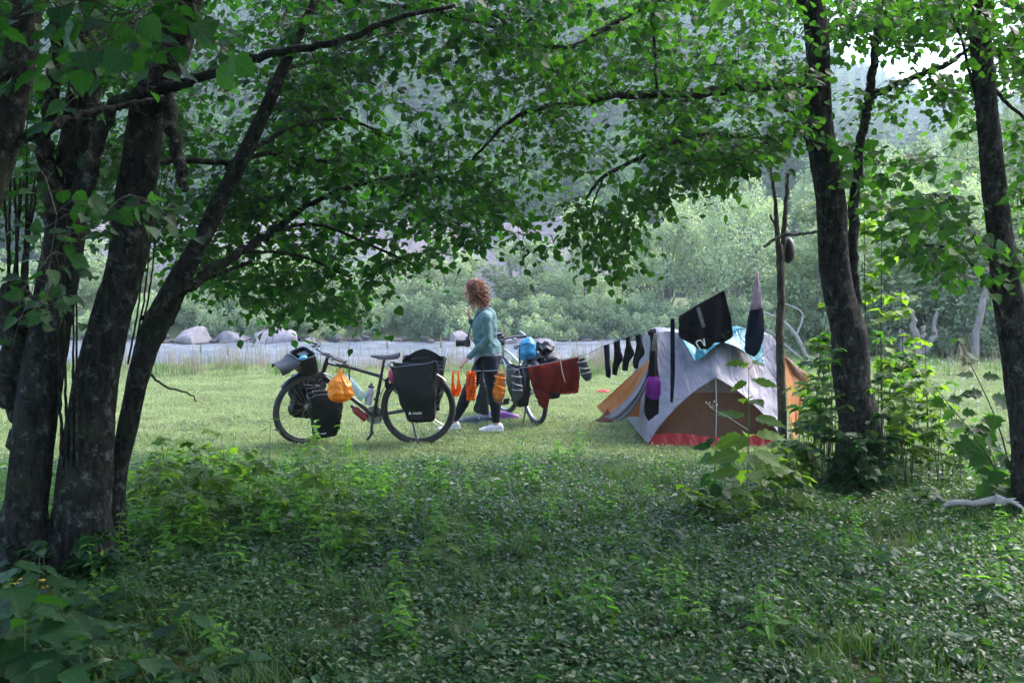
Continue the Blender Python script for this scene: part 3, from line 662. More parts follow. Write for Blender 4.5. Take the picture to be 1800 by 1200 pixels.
C.limb([(420, 285, 5.45, 5), (500, 230, 5.8, 4), (600, 210, 6.2, 3), (690, 240, 6.5, 2)], sides=6)
C.limb([(500, 120, 5.6, 4), (580, 110, 6.0, 3), (660, 150, 6.2, 2)], sides=6)
C.limb([(430, 440, 5.6, 3.5), (530, 450, 5.8, 2.4), (620, 490, 6.0, 1.6)], sides=6)
C.limb([(238, 690, 5.4, 9), (268, 620, 5.45, 6), (305, 560, 5.5, 4), (330, 500, 5.6, 2.5)], sides=6)
for k in range(3):
    x0 = 225 + k * 11; C.limb([(x0, 640 - k * 22, 5.5, 2), (x0 + 18, 540 - k * 22, 5.5, 1.6), (x0 + 30, 430 - k * 22, 5.5, 1.2), (x0 + 50 + 3 * k, 300 - k * 15, 5.5, .8)], 'branch', 5)
rs = C.rs
T = np.concatenate([region(rs, [(560, 90), (690, 230), (740, 290), (870, 330), (950, 400), (945, 440), (850, 420), (780, 450), (700, 490), (640, 540), (560, 545), (470, 480), (330, 470), (360, 380), (460, 250)], 5.7, 7.8, 420, .62),
    region(rs, [(330, 440), (500, 440), (640, 530), (640, 570), (560, 560), (470, 570), (400, 520), (350, 500)], 5.8, 7.4, 70, .3),
    region(rs, [(600, 120), (740, 160), (830, 300), (760, 300), (650, 250)], 5.6, 7.0, 22, .4)])
C.sprays(T, .050, 13)
C.sprays(region(rs, [(270, 430), (440, 380), (480, 470), (400, 540), (300, 500)], 6.2, 8, 40, .4), .05, 10)
gb = gnd(196, 978)
C.build(base(gb), 'slender dark tree leaning right and forking low, beside the stoutest trunk', 'tree')
# --- leaning trunk cut by the top left corner
D_ = Tree(14, M['leaf_left'], M['bark'])
D_.limb([(-330, 1250, 4.0, 50), (-230, 900, 4.05, 40), (-110, 560, 4.1, 32), (-25, 340, 4.15, 28), (10, 240, 4.2, 27), (28, 130, 4.2, 27), (48, 0, 4.2, 26), (70, -200, 4.2, 20), (100, -500, 4.1, 12)], 'trunk', 16, .3)
D_.limb([(15, 260, 4.2, 10), (60, 235, 4.2, 9), (130, 210, 4.3, 8), (200, 190, 4.4, 6), (290, 170, 4.5, 4)])
rs = D_.rs
D_.sprays(region(rs, [(-150, -80), (250, -80), (200, 100), (-40, 150), (-150, 300)], 3.6, 5.0, 40), .058, 10)
T = np.stack([rs.uniform(-5.5, -.5, 160), rs.uniform(-1.5, 4.5, 160), rs.uniform(3.2, 5.6, 160)], -1); D_.sprays(T, .10, 12, maxlen=3)  # more unseen overhead leaves, put in only to block sky light
gb = gnd(-330, 1215)
D_.build(base((gb.x, 4.0)), 'trunk leaning into the top left corner, cut off by the left edge of the view', 'tree')

# --- right hand tree in front of the meadow
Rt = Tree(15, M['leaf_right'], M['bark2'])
Rt.limb([(1508, 885, 7.3, 56), (1508, 820, 7.35, 42), (1510, 745, 7.35, 35), (1499, 680, 7.35, 32), (1494, 600, 7.35, 31), (1477, 530, 7.35, 27), (1467, 450, 7.35, 26), (1459, 350, 7.35, 25), (1447, 270, 7.35, 24), (1440, 200, 7.35, 22), (1437, 100, 7.3, 20), (1430, 0, 7.3, 20), (1425, -150, 7.3, 17), (1410, -450, 7.2, 11), (1400, -700, 7.0, 6)], 'trunk', 22, .3)
Rt.limb([(1425, 120, 7.3, 10), (1410, 142, 7.25, 10), (1300, 153, 7.0, 9), (1215, 165, 6.8, 8), (1083, 169, 6.5, 6.5), (1008, 183, 6.4, 5.5), (954, 188, 6.3, 4.5), (892, 217, 6.3, 3.5), (830, 280, 6.3, 2)])
Rt.limb([(1440, 205, 7.3, 12), (1417, 217, 7.2, 10), (1383, 242, 7.1, 8), (1345, 248, 7.0, 6), (1260, 235, 6.8, 4), (1200, 245, 6.6, 4), (1130, 275, 6.5, 3.5), (1060, 312, 6.5, 3), (1030, 350, 6.5, 2)])
Rt.limb([(1430, 20, 7.3, 12), (1405, 0, 7.2, 10), (1330, -40, 7.0, 8), (1250, -30, 6.9, 7), (1145, 8, 6.7, 6), (1060, 52, 6.5, 5), (1000, 83, 6.4, 4), (900, 78, 6.3, 3), (800, 110, 6.3, 2)])
Rt.limb([(1145, 8, 6.7, 4), (1150, 80, 6.7, 3), (1155, 170, 6.7, 2)], sides=6)
Rt.limb([(1450, 270, 7.35, 6), (1425, 260, 7.3, 5), (1400, 210, 7.2, 4), (1375, 190, 7.1, 3)], sides=6)
Rt.limb([(1505, 560, 7.4, 9), (1500, 470, 7.4, 10), (1504, 350, 7.4, 9), (1517, 220, 7.4, 8), (1528, 170, 7.4, 8), (1538, 90, 7.4, 7), (1548, 0, 7.4, 6), (1560, -200, 7.3, 4)], sides=8)
Rt.limb([(1528, 172, 7.4, 6), (1555, 158, 7.4, 6), (1600, 138, 7.3, 5), (1670, 110, 7.2, 4.5), (1700, 88, 7.2, 3), (1760, 60, 7.1, 2)], sides=8)
Rt.limb([(1540, 80, 7.4, 4), (1600, 20, 7.3, 3), (1680, 0, 7.2, 2)], sides=6)
Rt.limb([(1060, 312, 6.5, 2), (1040, 380, 6.4, 1.6), (1070, 450, 6.4, 1.2)], sides=5)
for ax, ay, x, y, z in ((1428, -60, 2.0, 4.2, 5.2), (1425, -100, .5, 5.6, 5.6), (1425, -150, 3.8, 4.4, 5.4), (1420, -250, 1.6, 2.2, 6.0), (1425, -120, 3.8, 8.8, 5.6), (1415, -300, .2, 7.4, 6.4)):
    a = at(ax, ay, 7.3); Rt.limb3(spline([(*a, .06), ((a.x + x) / 2, (a.y + y) / 2, (a.z + z) / 2 + .4, .035), (x, y, z, .015)], 14))
rs = Rt.rs
T = np.concatenate([region(rs, [(1000, -50), (1430, -50), (1420, 200), (1400, 230), (1330, 260), (1180, 260), (1060, 210), (960, 130), (900, 60)], 6.0, 8.8, 460, .55),
    region(rs, [(740, 60), (950, 40), (1060, 140), (1000, 180), (860, 180), (760, 150)], 5.8, 7.6, 60, .4),
    region(rs, [(1120, 250), (1400, 230), (1290, 300), (1220, 330), (1150, 330)], 5.8, 7.6, 90, .2),
    region(rs, [(1440, -40), (1700, -40), (1690, 60), (1560, 85), (1500, 60), (1445, 60)], 6.6, 8.6, 190, .2),
    region(rs, [(1445, 90), (1600, 110), (1700, 100), (1640, 160), (1560, 200), (1460, 190)], 6.8, 8.0, 20, .3)])
Rt.sprays(T, .052, 13)
Rt.sprays(region(rs, [(780, 160), (1010, 180), (1130, 260), (1010, 310), (880, 380), (790, 340), (740, 300)], 5.8, 7.4, 120, .35), .044, 12)
Rt.sprays(region(rs, [(1000, 340), (1120, 300), (1190, 340), (1110, 390), (1090, 470), (1065, 480), (1050, 430), (985, 420)], 5.9, 6.8, 55, .1), .048, 13, droop=.6)
Rt.sprays(region(rs, [(1640, 90), (1760, 110), (1750, 230), (1650, 220)], 6.8, 8.0, 34, .2), .058, 11)
Rt.sprays(region(rs, [(1450, 250), (1560, 250), (1720, 300), (1730, 330), (1600, 340), (1470, 330)], 6.6, 7.8, 30), .070, 7)
T = np.stack([rs.uniform(-1.0, 6, 640), rs.uniform(-.5, 6.2, 640), rs.uniform(3.9, 6.8, 640)], -1); Rt.sprays(T, .125, 12, maxlen=3)  # crown extended above the view to shade the ground below
gb = gnd(1508, 872)
Rt.build(base((gb.x, 7.35)), 'grey-barked tree with leafy shoots round its foot, just right of the tent', 'tree')
# --- far right tree
R2 = Tree(16, M['leaf_right'], M['bark2'])
R2.limb([(1830, 950, 6.35, 50), (1815, 850, 6.4, 35), (1806, 740, 6.4, 30), (1785, 600, 6.4, 26), (1768, 500, 6.4, 24), (1756, 400, 6.4, 21), (1746, 300, 6.4, 20), (1734, 200, 6.4, 18), (1727, 100, 6.4, 18), (1717, 0, 6.4, 17), (1705, -150, 6.4, 14), (1690, -450, 6.3, 9)], 'trunk', 20, .3)
R2.limb([(1760, 480, 6.3, 5), (1720, 430, 6.2, 3.5), (1690, 370, 6.1, 3), (1640, 340, 6.0, 2)], sides=6)
R2.limb([(1762, 560, 6.3, 4), (1735, 500, 6.2, 3), (1680, 440, 6.1, 2.4), (1600, 430, 6.0, 1.6)], sides=6)
R2.limb([(1740, 230, 6.4, 4), (1710, 150, 6.4, 3), (1690, 70, 6.4, 2.5), (1670, 20, 6.4, 2)], sides=6)
R2.limb([(1740, 150, 6.5, 4), (1790, 200, 6.6, 3), (1860, 260, 6.8, 2)], sides=6)
R2.limb([(1770, 520, 6.4, 5), (1800, 450, 6.4, 4), (1850, 380, 6.5, 3)], sides=6)
for ax, ay, x, y, z in ((1705, -100, 2.4, 3.0, 4.6), (1705, -120, 4.8, 4.4, 4.8), (1700, -200, 3.0, 7.4, 5.4), (1700, -160, 1.4, 1.0, 5.4)):
    a = at(ax, ay, 6.4); R2.limb3(spline([(*a, .05), ((a.x + x) / 2, (a.y + y) / 2, (a.z + z) / 2 + .4, .03), (x, y, z, .012)], 14))
rs = R2.rs
R2.sprays(np.concatenate([region(rs, [(1640, -60), (1950, -60), (1950, 150), (1770, 140), (1700, 60), (1640, 20)], 5.6, 7.6, 150, .12), region(rs, [(1755, 130), (1900, 130), (1900, 600), (1790, 560), (1765, 330)], 6.0, 7.2, 80, .4)]), .054, 12)
R2.sprays(region(rs, [(1560, 330), (1660, 320), (1740, 380), (1750, 500), (1690, 500), (1600, 450), (1560, 400)], 5.6, 6.6, 52), .068, 8, flat=1.3)
T = np.stack([rs.uniform(1.2, 7.0, 560), rs.uniform(-2.0, 5.8, 560), rs.uniform(3.2, 6.2, 560)], -1); R2.sprays(T, .125, 12, maxlen=3)  # unseen overhead leaves on the right, added to darken the ground
gb = gnd(1830, 935)
R2.build(base((gb.x, 6.35)), 'tall grey-barked tree at the far right edge of the view', 'tree')
# ------------------------------------------------------------------ ground cover
def tuft(name, seed, n, rad, h0, h1, wd, mat, lean=.5, seg=2):
    r = np.random.RandomState(seed); V = []; F = []; rn = []
    for k in range(n):
        a = r.rand() * 2 * PI; q = rad * r.rand() ** .5; x, y = q * math.cos(a), q * math.sin(a); h = r.uniform(h0, h1); b = r.rand() * 2 * PI; l = lean * h * r.rand() ** 1.0
        lx, ly = l * math.cos(b), l * math.sin(b); sx, sy = -math.sin(b) * wd / 2, math.cos(b) * wd / 2; o = len(V); c = r.rand()
        for i in range(seg):
            t = i / seg; f = t * t; V += [(x + lx * f - sx * (1 - .4 * t), y + ly * f - sy * (1 - .4 * t), h * t * (1 - .15 * t)), (x + lx * f + sx * (1 - .4 * t), y + ly * f + sy * (1 - .4 * t), h * t * (1 - .15 * t))]; rn += [c, c]
            if i: F += [(o + 2 * i - 2, o + 2 * i - 1, o + 2 * i + 1), (o + 2 * i - 2, o + 2 * i + 1, o + 2 * i)]
        V.append((x + lx, y + ly, h * .85)); rn.append(c); e = o + 2 * seg; F.append((e - 2, e - 1, e))
    return proto(name, npmesh(name, V, F, {'rnd': rn}), mat)
def patch(name, seed, n, rad, h0, h1, s0, s1, mat, up=1.0, kind='round'):
    r = np.random.RandomState(seed); a = r.rand(n) * 2 * PI; q = rad * r.rand(n) ** .5; pos = np.stack([q * np.cos(a), q * np.sin(a), r.uniform(h0, h1, n)], -1)
    b = r.rand(n) * 2 * PI; d = np.stack([np.cos(b), np.sin(b), r.uniform(-.5, .3, n)], -1); nn = r.randn(n, 3) * .35 + np.array([0, 0, up])
    V0 = LEAF6_V.copy()
    if kind != 'round': V0[:, 1] *= .62
    return proto(name, leaves_mesh(name, pos, d, nn, r.uniform(s0, s1, n), np.clip(r.normal(.5, .25, n), 0, 1), V0), mat)
def herb(name, seed, levels, h, s0, mat, pairs=1, width=.62, stems=1, spread=0.0):
    """upright stems with opposite leaves"""
    r = np.random.RandomState(seed); pos = []; d = []; nn = []; sz = []; pol = []
    for s_ in range(stems):
        a0 = r.rand() * 6.3; bx, by = spread * math.cos(a0), spread * math.sin(a0); hh = h * r.uniform(.7, 1.05); tx, ty = r.uniform(-.12, .12, 2) * hh
        pol.append((spline([(bx, by, -.02), (bx + tx * .4, by + ty * .4, hh * .5), (bx + tx, by + ty, hh)], 6), np.linspace(.0032, .0012, 6), 4))
        for L in range(levels):
            f = (L + 1.2) / (levels + .4); a = L * PI / 2 + a0
            for k in range(2 * pairs):
                b = a + k * PI / pairs + r.uniform(-.3, .3); pos.append((bx + tx * f, by + ty * f, hh * f)); d.append((math.cos(b), math.sin(b), r.uniform(-.35, .35))); nn.append((r.uniform(-.3, .3), r.uniform(-.3, .3), 1)); sz.append(s0 * (1.15 - .7 * f) * r.uniform(.7, 1.2))
    V0 = LEAF6_V.copy(); V0[:, 1] *= width
    me = leaves_mesh(name, pos, d, nn, sz, np.clip(r.normal(.5, .25, len(pos)), 0, 1), V0)
    V, F = tubes_np(pol); st = npmesh(name + '_stem', V, F, {'rnd': np.full(len(V), .2), 'lu': np.full(len(V), .07), 'lv': np.full(len(V), .5)})
    import bmesh
    bm = bmesh.new(); bm.from_mesh(me); bm.from_mesh(st); me2 = bpy.data.meshes.new(name); bm.to_mesh(me2); bm.free()
    return proto(name, me2, mat)
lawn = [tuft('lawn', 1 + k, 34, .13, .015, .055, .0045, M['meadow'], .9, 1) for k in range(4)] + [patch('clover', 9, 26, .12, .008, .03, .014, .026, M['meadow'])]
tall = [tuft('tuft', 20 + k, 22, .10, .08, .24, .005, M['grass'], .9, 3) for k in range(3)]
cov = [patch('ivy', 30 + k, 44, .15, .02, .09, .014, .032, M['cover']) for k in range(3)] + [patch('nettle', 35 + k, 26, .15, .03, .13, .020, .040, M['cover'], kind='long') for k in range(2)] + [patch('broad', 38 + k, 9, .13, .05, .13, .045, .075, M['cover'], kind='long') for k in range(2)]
hb = [herb('herb', 40 + k, 6, [.30, .38, .24][k], [.080, .095, .070][k], M['herb'], stems=3, spread=.06) for k in range(3)]
dryw = [tuft('dry', 50 + k, 10, .10, .2, .6, .006, M['dry'], .3, 3) for k in range(3)]
def wedge(rs, n, y0, y1, m=.60, x_extra=1.0, p=1.0):
    y = y0 + (y1 - y0) * rs.rand(n) ** p; x = rs.uniform(-1, 1, n) * (m * y + x_extra); return x, y
r = np.random.RandomState(61)
x, y = wedge(r, 28000, 5.5, 21.5, .56, 1.0, .95)
keep = (y < bank_y(x) + .3) & (r.rand(len(x)) < .15 + sstep(6.4, 9.4, y + .8 * wob(x, y, 1.2))); x, y = x[keep], y[keep]
scatter('meadow_grass', lawn, np.column_stack([x, y, hgt(x, y)]), r.rand(len(x)) * 6.3, .7 + .7 * r.rand(len(x)) + .5 * sstep(15, 20, y), r.randint(0, 5, len(x)), 'short pale meadow grass and clover')
x, y = wedge(r, 900, 17.0, 21.0, .58, 1); keep = (y < bank_y(x) + .2); x, y = x[keep], y[keep]
scatter('bank_grass', tall + dryw, np.column_stack([x, y, hgt(x, y)]), r.rand(len(x)) * 6.3, .8 + .7 * r.rand(len(x)), r.choice(6, len(x), p=[.25, .25, .2, .1, .1, .1]), 'taller grass along the river edge of the meadow')
x, y = wedge(r, 620, 17.6, 20.1, .5, 1); keep = (x < 2.5) & (wob(x, y, 1.5) > -.5); x, y = x[keep], y[keep]
scatter('bank_weeds', dryw, np.column_stack([x, y, hgt(x, y)]), r.rand(len(x)) * 6.3, .5 + .8 * r.rand(len(x)), r.randint(0, 3, len(x)), 'dry pinkish weeds along the near river bank')
# shaded foreground
bare = lambda x, y: .8 * np.exp(-(((x + .50) / .35) ** 2 + ((y - 4.35) / .30) ** 2)) + .9 * np.exp(-(((x + .55) / .45) ** 2 + ((y - 5.2) / .22) ** 2))
x, y = wedge(r, 26000, 3.0, 11.5, .62, .5, .9)
dens = (.62 + .75 * wob(x, y, 2.2) + .35 * wob(x, y, 6.0)) * (1 - sstep(7.6, 9.0, y + .5 * wob(x, y, 1.5))) + np.where(y > 8.5, .10, .22 * (1 - sstep(7.6, 9, y)))
keep = (r.rand(len(x)) < dens) & (r.rand(len(x)) > bare(x, y) * 1.1); x, y = x[keep], y[keep]
big = (wob(x * 1.7 + 3, y * 1.7, 1.0) + r.randn(len(x)) * .5 > .15)
idx = np.where(big, 3 + r.randint(0, 2, len(x)), r.randint(0, 3, len(x))); idx = np.where((r.rand(len(x)) < .07) & (y < 8.0), 5 + r.randint(0, 2, len(x)), idx)
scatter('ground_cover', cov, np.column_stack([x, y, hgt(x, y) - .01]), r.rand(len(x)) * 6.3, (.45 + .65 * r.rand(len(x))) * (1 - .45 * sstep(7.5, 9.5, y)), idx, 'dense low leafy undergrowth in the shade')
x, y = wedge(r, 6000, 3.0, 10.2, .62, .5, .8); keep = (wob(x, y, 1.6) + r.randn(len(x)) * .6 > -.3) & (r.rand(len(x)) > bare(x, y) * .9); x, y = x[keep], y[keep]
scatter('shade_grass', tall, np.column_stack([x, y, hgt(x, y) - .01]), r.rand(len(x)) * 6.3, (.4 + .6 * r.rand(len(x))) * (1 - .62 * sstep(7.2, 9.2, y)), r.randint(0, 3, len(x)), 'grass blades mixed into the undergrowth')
x, y = wedge(r, 2600, 3.4, 8.9, .6, .4)
cxy = 1.2 * np.exp(-(((x + 1.75) / 1.05) ** 2 + ((y - 6.5) / 1.15) ** 2)) * (.6 + .6 * wob(x, y, 2.0)) + .14 * np.exp(-(((x - .8) / 1.2) ** 2 + ((y - 7.0) / 1.1) ** 2)) * sstep(3.9, 5.4, y) + .035 * (wob(x, y, 2.6) > .1)
keep = r.rand(len(x)) < cxy; x, y = x[keep], y[keep]
scatter('low_herbs', hb, np.column_stack([x, y, hgt(x, y) - .01]), r.rand(len(x)) * 6.3, .55 + .55 * r.rand(len(x)), r.randint(0, 3, len(x)), 'knee-low nettles and herbs in front of the bicycle')
# white clover heads in the grass on the right
x, y = wedge(r, 1500, 9.5, 20.5, .58, 1); keep = (x > 1.5) & (y < 20.5); x, y = x[keep], y[keep]
M['petal'] = plain('petal', (.62, .60, .55), .8)
fb = MB(); fb.ball((0, 0, .09), .011, 6, 4); fb.tube([(0, 0, 0), (0, 0, .085)], .0012, 3)
me = bpy.data.meshes.new('clover_head'); me.from_pydata(fb.v, [], fb.f)
scatter('clover_heads', [proto('clover_head', me, M['petal'])], np.column_stack([x, y, hgt(x, y)]), r.rand(len(x)) * 6.3, .6 + .9 * r.rand(len(x)), np.zeros(len(x)), 'scattered whitish flower heads in the meadow')
# litter
n = 420; x, y = wedge(r, n, 3.0, 8.5, .6, .4)
M['litter'] = leafmat('litter', (.07, .05, .035), (.20, .15, .10), trans=.1)
b = r.rand(n) * 6.3
tag(link('leaf_litter', leaves_mesh('leaf_litter', np.column_stack([x, y, hgt(x, y) + .012]), np.column_stack([np.cos(b), np.sin(b), 0 * b]), np.column_stack([r.randn(n) * .3, r.randn(n) * .3, np.ones(n)]), r.uniform(.03, .06, n), r.rand(n)), M['litter']), 'fallen brown leaves on the bare soil', kind='stuff')
sb = MB()
for k in range(46):
    x_, y_ = (float(q[0]) for q in wedge(r, 1, 3.6, 8.0, .5, .2)); a = r.rand() * 3.1; l = r.uniform(.08, .35)
    p = [(x_ - l * math.cos(a) / 2, y_ - l * math.sin(a) / 2, hz(x_, y_) + .012), (x_ + r.uniform(-.02, .02), y_, hz(x_, y_) + .03), (x_ + l * math.cos(a) / 2, y_ + l * math.sin(a) / 2, hz(x_, y_) + .012)]
    sb.tube(p, [.006, .005, .003], 5)
tag(sb.build('fallen_twigs', M['dead']), 'thin dead twigs lying in the undergrowth', kind='stuff')

# ------------------------------------------------------------------ single plants
M['stem'] = plain('stem', (.07, .10, .03), .6)
M['stemdark'] = plain('stemdark', (.05, .045, .025), .7)
def plant(name, loc, h, levels, size, kind, label, group=None, seed=0, lean=(0, 0), mat='leaf_bright', stemmat='stem', wide=1.0, r0=.005, start=.12, pairs=1, droop=.2, cat='plant', nrm=.15):
    """a single stem with every leaf a part of its own"""
    r = np.random.RandomState(seed); t = empty(name, (loc[0], loc[1], hz(loc[0], loc[1]) - .01))
    p = spline([(0, 0, 0), (lean[0] * .35 + r.uniform(-.02, .02), lean[1] * .4, h * .5), (lean[0], lean[1], h)], 10)
    MB().tube([tuple(q) for q in p], list(np.linspace(r0, r0 * .3, 10)), 6).build('stem', M[stemmat], t)
    a0 = r.rand() * 3
    if name == 'tall_plant': a0 = .15
    for L in range(levels):
        f = start + (1 - start) * (L + .5) / levels; q = p[min(9, int(f * 9.99))]; a = a0 + L * PI / 2 * (1 + r.uniform(-.15, .15))
        for k in range(2 * pairs):
            b = a + k * PI / pairs + r.uniform(-.25, .25); s_ = size * wide * (1.2 - .75 * f ** 2) * r.uniform(.75, 1.15)
            d = (math.cos(b), math.sin(b), r.uniform(-droop - .3, .15)); off = .25 * s_
            pos = (q[0] + d[0] * off, q[1] + d[1] * off, q[2] + .02)
            leaf_obj((*pos, *d, r.uniform(-.3, .3), r.uniform(-.3, .3) - nrm, 1, s_, np.clip(r.normal(.5, .25), 0, .99)), M[mat], t, (0, 0, 0), kind)
    return tag(t, label, cat, group)
g1 = gnd(1313, 925)
t = plant('tall_plant', g1, 1.02, 13, .19, 'long', 'tall large-leaved plant standing in front of the tent door', seed=3, pairs=1, droop=.45, r0=.007, start=.28, nrm=.7)
for k, (dx, dz, ln) in enumerate(((-.05, 1.0, .34), (.06, 1.0, .30), (-.08, .62, .26))):
    st = MB(); tip = (dx * 3.0, -.02 * k, dz + ln * .55); st.tube([(0, 0, dz), (dx * 1.6, 0, dz + ln * .32), tip], [.0020, .0015, .001], 5)
    for q in range(4): a = q * 1.7; e = (tip[0] + .035 * math.cos(a), tip[1] + .03 * math.sin(a), tip[2] + .02 + .008 * q); st.tube([tip, e], .001, 4); st.ball(e, .0055, 7, 5)
    st.build('flower_stalk', M['petal'] if k == 2 else M['stemdark'], t)
t = plant('tall_plant', gnd(1258, 912), .52, 6, .16, 'long', 'shorter broad-leaved plant just left of the tall one by the tent', seed=5, pairs=1, droop=.9, nrm=.8, r0=.006, start=.3, mat='leaf_left')
t = plant('tall_plant', gnd(1340, 915), .38, 4, .13, 'long', 'low leafy plant between the tall plant and the grey trunk', seed=8, pairs=1, droop=.3, r0=.005)
def bushy(name, loc, h, size, label, group=None, seed=0, mat='leaf_bright', n=46, spread=.16, low=.15, nbig=5, r0=.005, stemmat='stemdark'):
    """leafy shoot: stem, side twigs, its largest leaves one by one, the small ones together"""
    r = np.random.RandomState(seed); t = empty(name, (loc[0], loc[1], hz(loc[0], loc[1]) - .01)); lx, ly = r.uniform(-.07, .07, 2)
    p = spline([(0, 0, 0), (lx * .3 + r.uniform(-.02, .02), ly * .4, h * .5), (lx, ly, h)], 12); MB().tube([tuple(q) for q in p], list(np.linspace(r0, r0 * .3, 12)), 6).build('stem', M[stemmat], t)
    L = []; tw = MB()
    for k in range(max(4, n // 6)):
        f = r.uniform(low, 1); q = p[int(f * 11.9)]; b = r.rand() * 6.3; ln = spread * (1.15 - .7 * f) * r.uniform(.6, 1.2); e = q + np.array([math.cos(b), math.sin(b), .35]) * ln
        tw.tube([tuple(q), tuple(q * .45 + e * .55 + np.array([0, 0, .01])), tuple(e)], [.0022, .0016, .001], 4)
        for j in range(6):
            g = (j + .7) / 6; c = q + (e - q) * g; b2 = b + (1 if j % 2 else -1) * r.uniform(.5, 1.1) * (j < 5); d = (math.cos(b2), math.sin(b2), r.uniform(-.55, .05)); L.append((*c, *d, r.uniform(-.4, .4), r.uniform(-.4, .4), 1, size * r.uniform(.55, 1.2), np.clip(r.normal(.5, .28), 0, .99)))
    tag(tw.build('twigs', M[stemmat], t), kind='stuff'); L = np.array(L); o = np.argsort(-L[:, 9])
    for i in o[:nbig]: leaf_obj(L[i], M[mat], t, (0, 0, 0))
    Q = L[o[nbig:]]; tag(link('foliage', leaves_mesh('foliage', Q[:, :3], Q[:, 3:6], Q[:, 6:9], Q[:, 9], Q[:, 10], LEAF10_V, LEAF10_F), M[mat], t), kind='stuff')
    return tag(t, label, 'plant', group)
r = np.random.RandomState(77)
PXS = sorted(r.uniform(1405, 1475, 20)) + sorted(r.uniform(1535, 1690, 30)) + sorted(r.uniform(1475, 1545, 14))
for k, px in enumerate(PXS):
    py = r.uniform(800, 872) if k < 50 else r.uniform(868, 885); g = gnd(px, py)
    hh = np.interp(px, [1400, 1420, 1450, 1530, 1560, 1620, 1690, 1800], [.38, .62, .95, 1.05, .95, .66, .55, .5]) * r.uniform(.8, 1.25)
    if k >= 50: hh = r.uniform(.25, .6)
    lab, grp = (('leafy shoot left of the grey trunk, %s from the left in its thicket' % ORD[k], 'leafy shoots left of the grey trunk') if k < 20 else ('leafy shoot right of the grey trunk, %s outward from it' % (ORD + ['twenty-ninth', 'thirtieth'])[k - 20], 'leafy shoots right of the grey trunk') if k < 50 else ('dark low shoot before the foot of the grey trunk, %s from the left' % ORD[k - 50], 'low shoots before the foot of the grey trunk'))
    bushy('leafy_shoot', g, hh, r.uniform(.060, .090), lab, grp, seed=500 + k, mat=('leaf_bright', 'leaf_right')[k % 2] if k < 50 else 'leaf_left', n=46, low=.25 if k < 50 else .1)
for k, (px, py, hh, sz_) in enumerate(((1292, 930, .24, .075), (1345, 905, .38, .085), (1368, 880, .42, .08), (1388, 850, .52, .085), (1400, 905, .34, .095), (1225, 925, .24, .08))):
    bushy('broad_shrub', gnd(px, py), hh, sz_, ['broad-leaved seedling at the left foot of the tall plant', 'broad-leaved shrub right of the tall plant by the tent door', 'yellow-green shrub before the right corner of the tent', 'bright shrub at the foot of the forked pole', 'low broad-leaved shrub in front of the forked pole', 'small seedling left of the tall plant'][k], 'broad-leaved shrubs in front of the tent', seed=660 + k, n=52, spread=.2, low=.15, nbig=10)
for k, px in enumerate(sorted(r.uniform(-20, 250, 10))):
    bushy('foot_plant', gnd(px, 1022 + r.uniform(0, 22)), r.uniform(.14, .32), r.uniform(.05, .08), 'dark plant at the foot of the left trunks, %s from the left' % ORD[k], 'dark plants at the foot of the left trunks', seed=640 + k, mat='leaf_left', n=36, spread=.15, low=.1)
NX = sorted(r.uniform(235, 640, 28))
for k, px in enumerate(NX):
    g = gnd(px, r.uniform(845, 985)); bushy('nettle_bush', g, r.uniform(.22, .46), r.uniform(.06, .085), 'bright herb clump before the front wheel, %s from the left in its patch' % ORD[k], 'bright herb clumps before the front wheel', seed=860 + k, n=48, spread=.15, low=.1, nbig=6)
for k, (px, hh, Yd, n_, sz_) in enumerate(((1556, 2.35, 7.9, 110, .095), (1528, 2.2, 7.9, 80, .085), (1590, 1.55, 8.1, 70, .09), (1436, 1.35, 8.0, 70, .085), (1640, 1.1, 7.6, 50, .08))):
    bushy('sapling', ((px - 900) / FPX * Yd, Yd), hh, sz_, ['tallest thin sapling with bright leaves right of the grey trunk', 'thin sapling hugging the right edge of the grey trunk', 'shorter leafy sapling right of the tallest one', 'sapling with yellow-green round leaves left of the grey trunk', 'small sapling farthest right in the thicket'][k], 'saplings beside the grey trunk', seed=700 + k, n=n_, spread=.26, low=.3, nbig=25, r0=.009)
for k, (px, py, hh, ln) in enumerate(((1790, 900, 1.15, -.42), (1785, 905, .85, -.55), (1770, 890, .6, -.2))):
    plant('sapling', gnd(px, py), hh, 12, .14, 'maple', ['lobed-leaved sapling arching left from the far right trunk', 'lower lobed-leaved branching sapling at the foot of the far right trunk', 'small lobed-leaved seedling beside the pale log'][k], 'lobed-leaved saplings by the far right trunk', seed=720 + k, lean=(ln, 0), r0=.008, mat='leaf_right', stemmat='stemdark', start=.2, droop=.45, nrm=.6)
# upright nettles before the front wheel, and others in the patch
for k, (px, py, hh, sz_) in enumerate(((478, 905, .62, .10), (556, 880, .52, .10), (530, 900, .42, .11), (590, 905, .36, .11), (440, 930, .40, .11), (612, 935, .30, .11), (350, 940, .42, .10), (300, 960, .36, .10), (775, 1010, .30, .11), (690, 960, .26, .10), (395, 895, .38, .09))):
    plant('nettle', gnd(px, py), hh, 7, sz_, 'long', ['tallest nettle in front of the front wheel', 'nettle second tallest, below the black front pannier', 'nettle between the two tallest ones', 'low nettle right of the patch below the crank', 'nettle left of the tallest one', 'small nettle at the right end of the patch', 'nettle beside the leaning trunk, right of its foot', 'nettle nearest the leaning trunk', 'yellow-green herb by the bare soil', 'low herb between the nettles and the bare soil', 'nettle behind the left end of the patch'][k], 'nettles in front of the front wheel' if k < 9 else None, seed=800 + k, pairs=1, droop=.15)
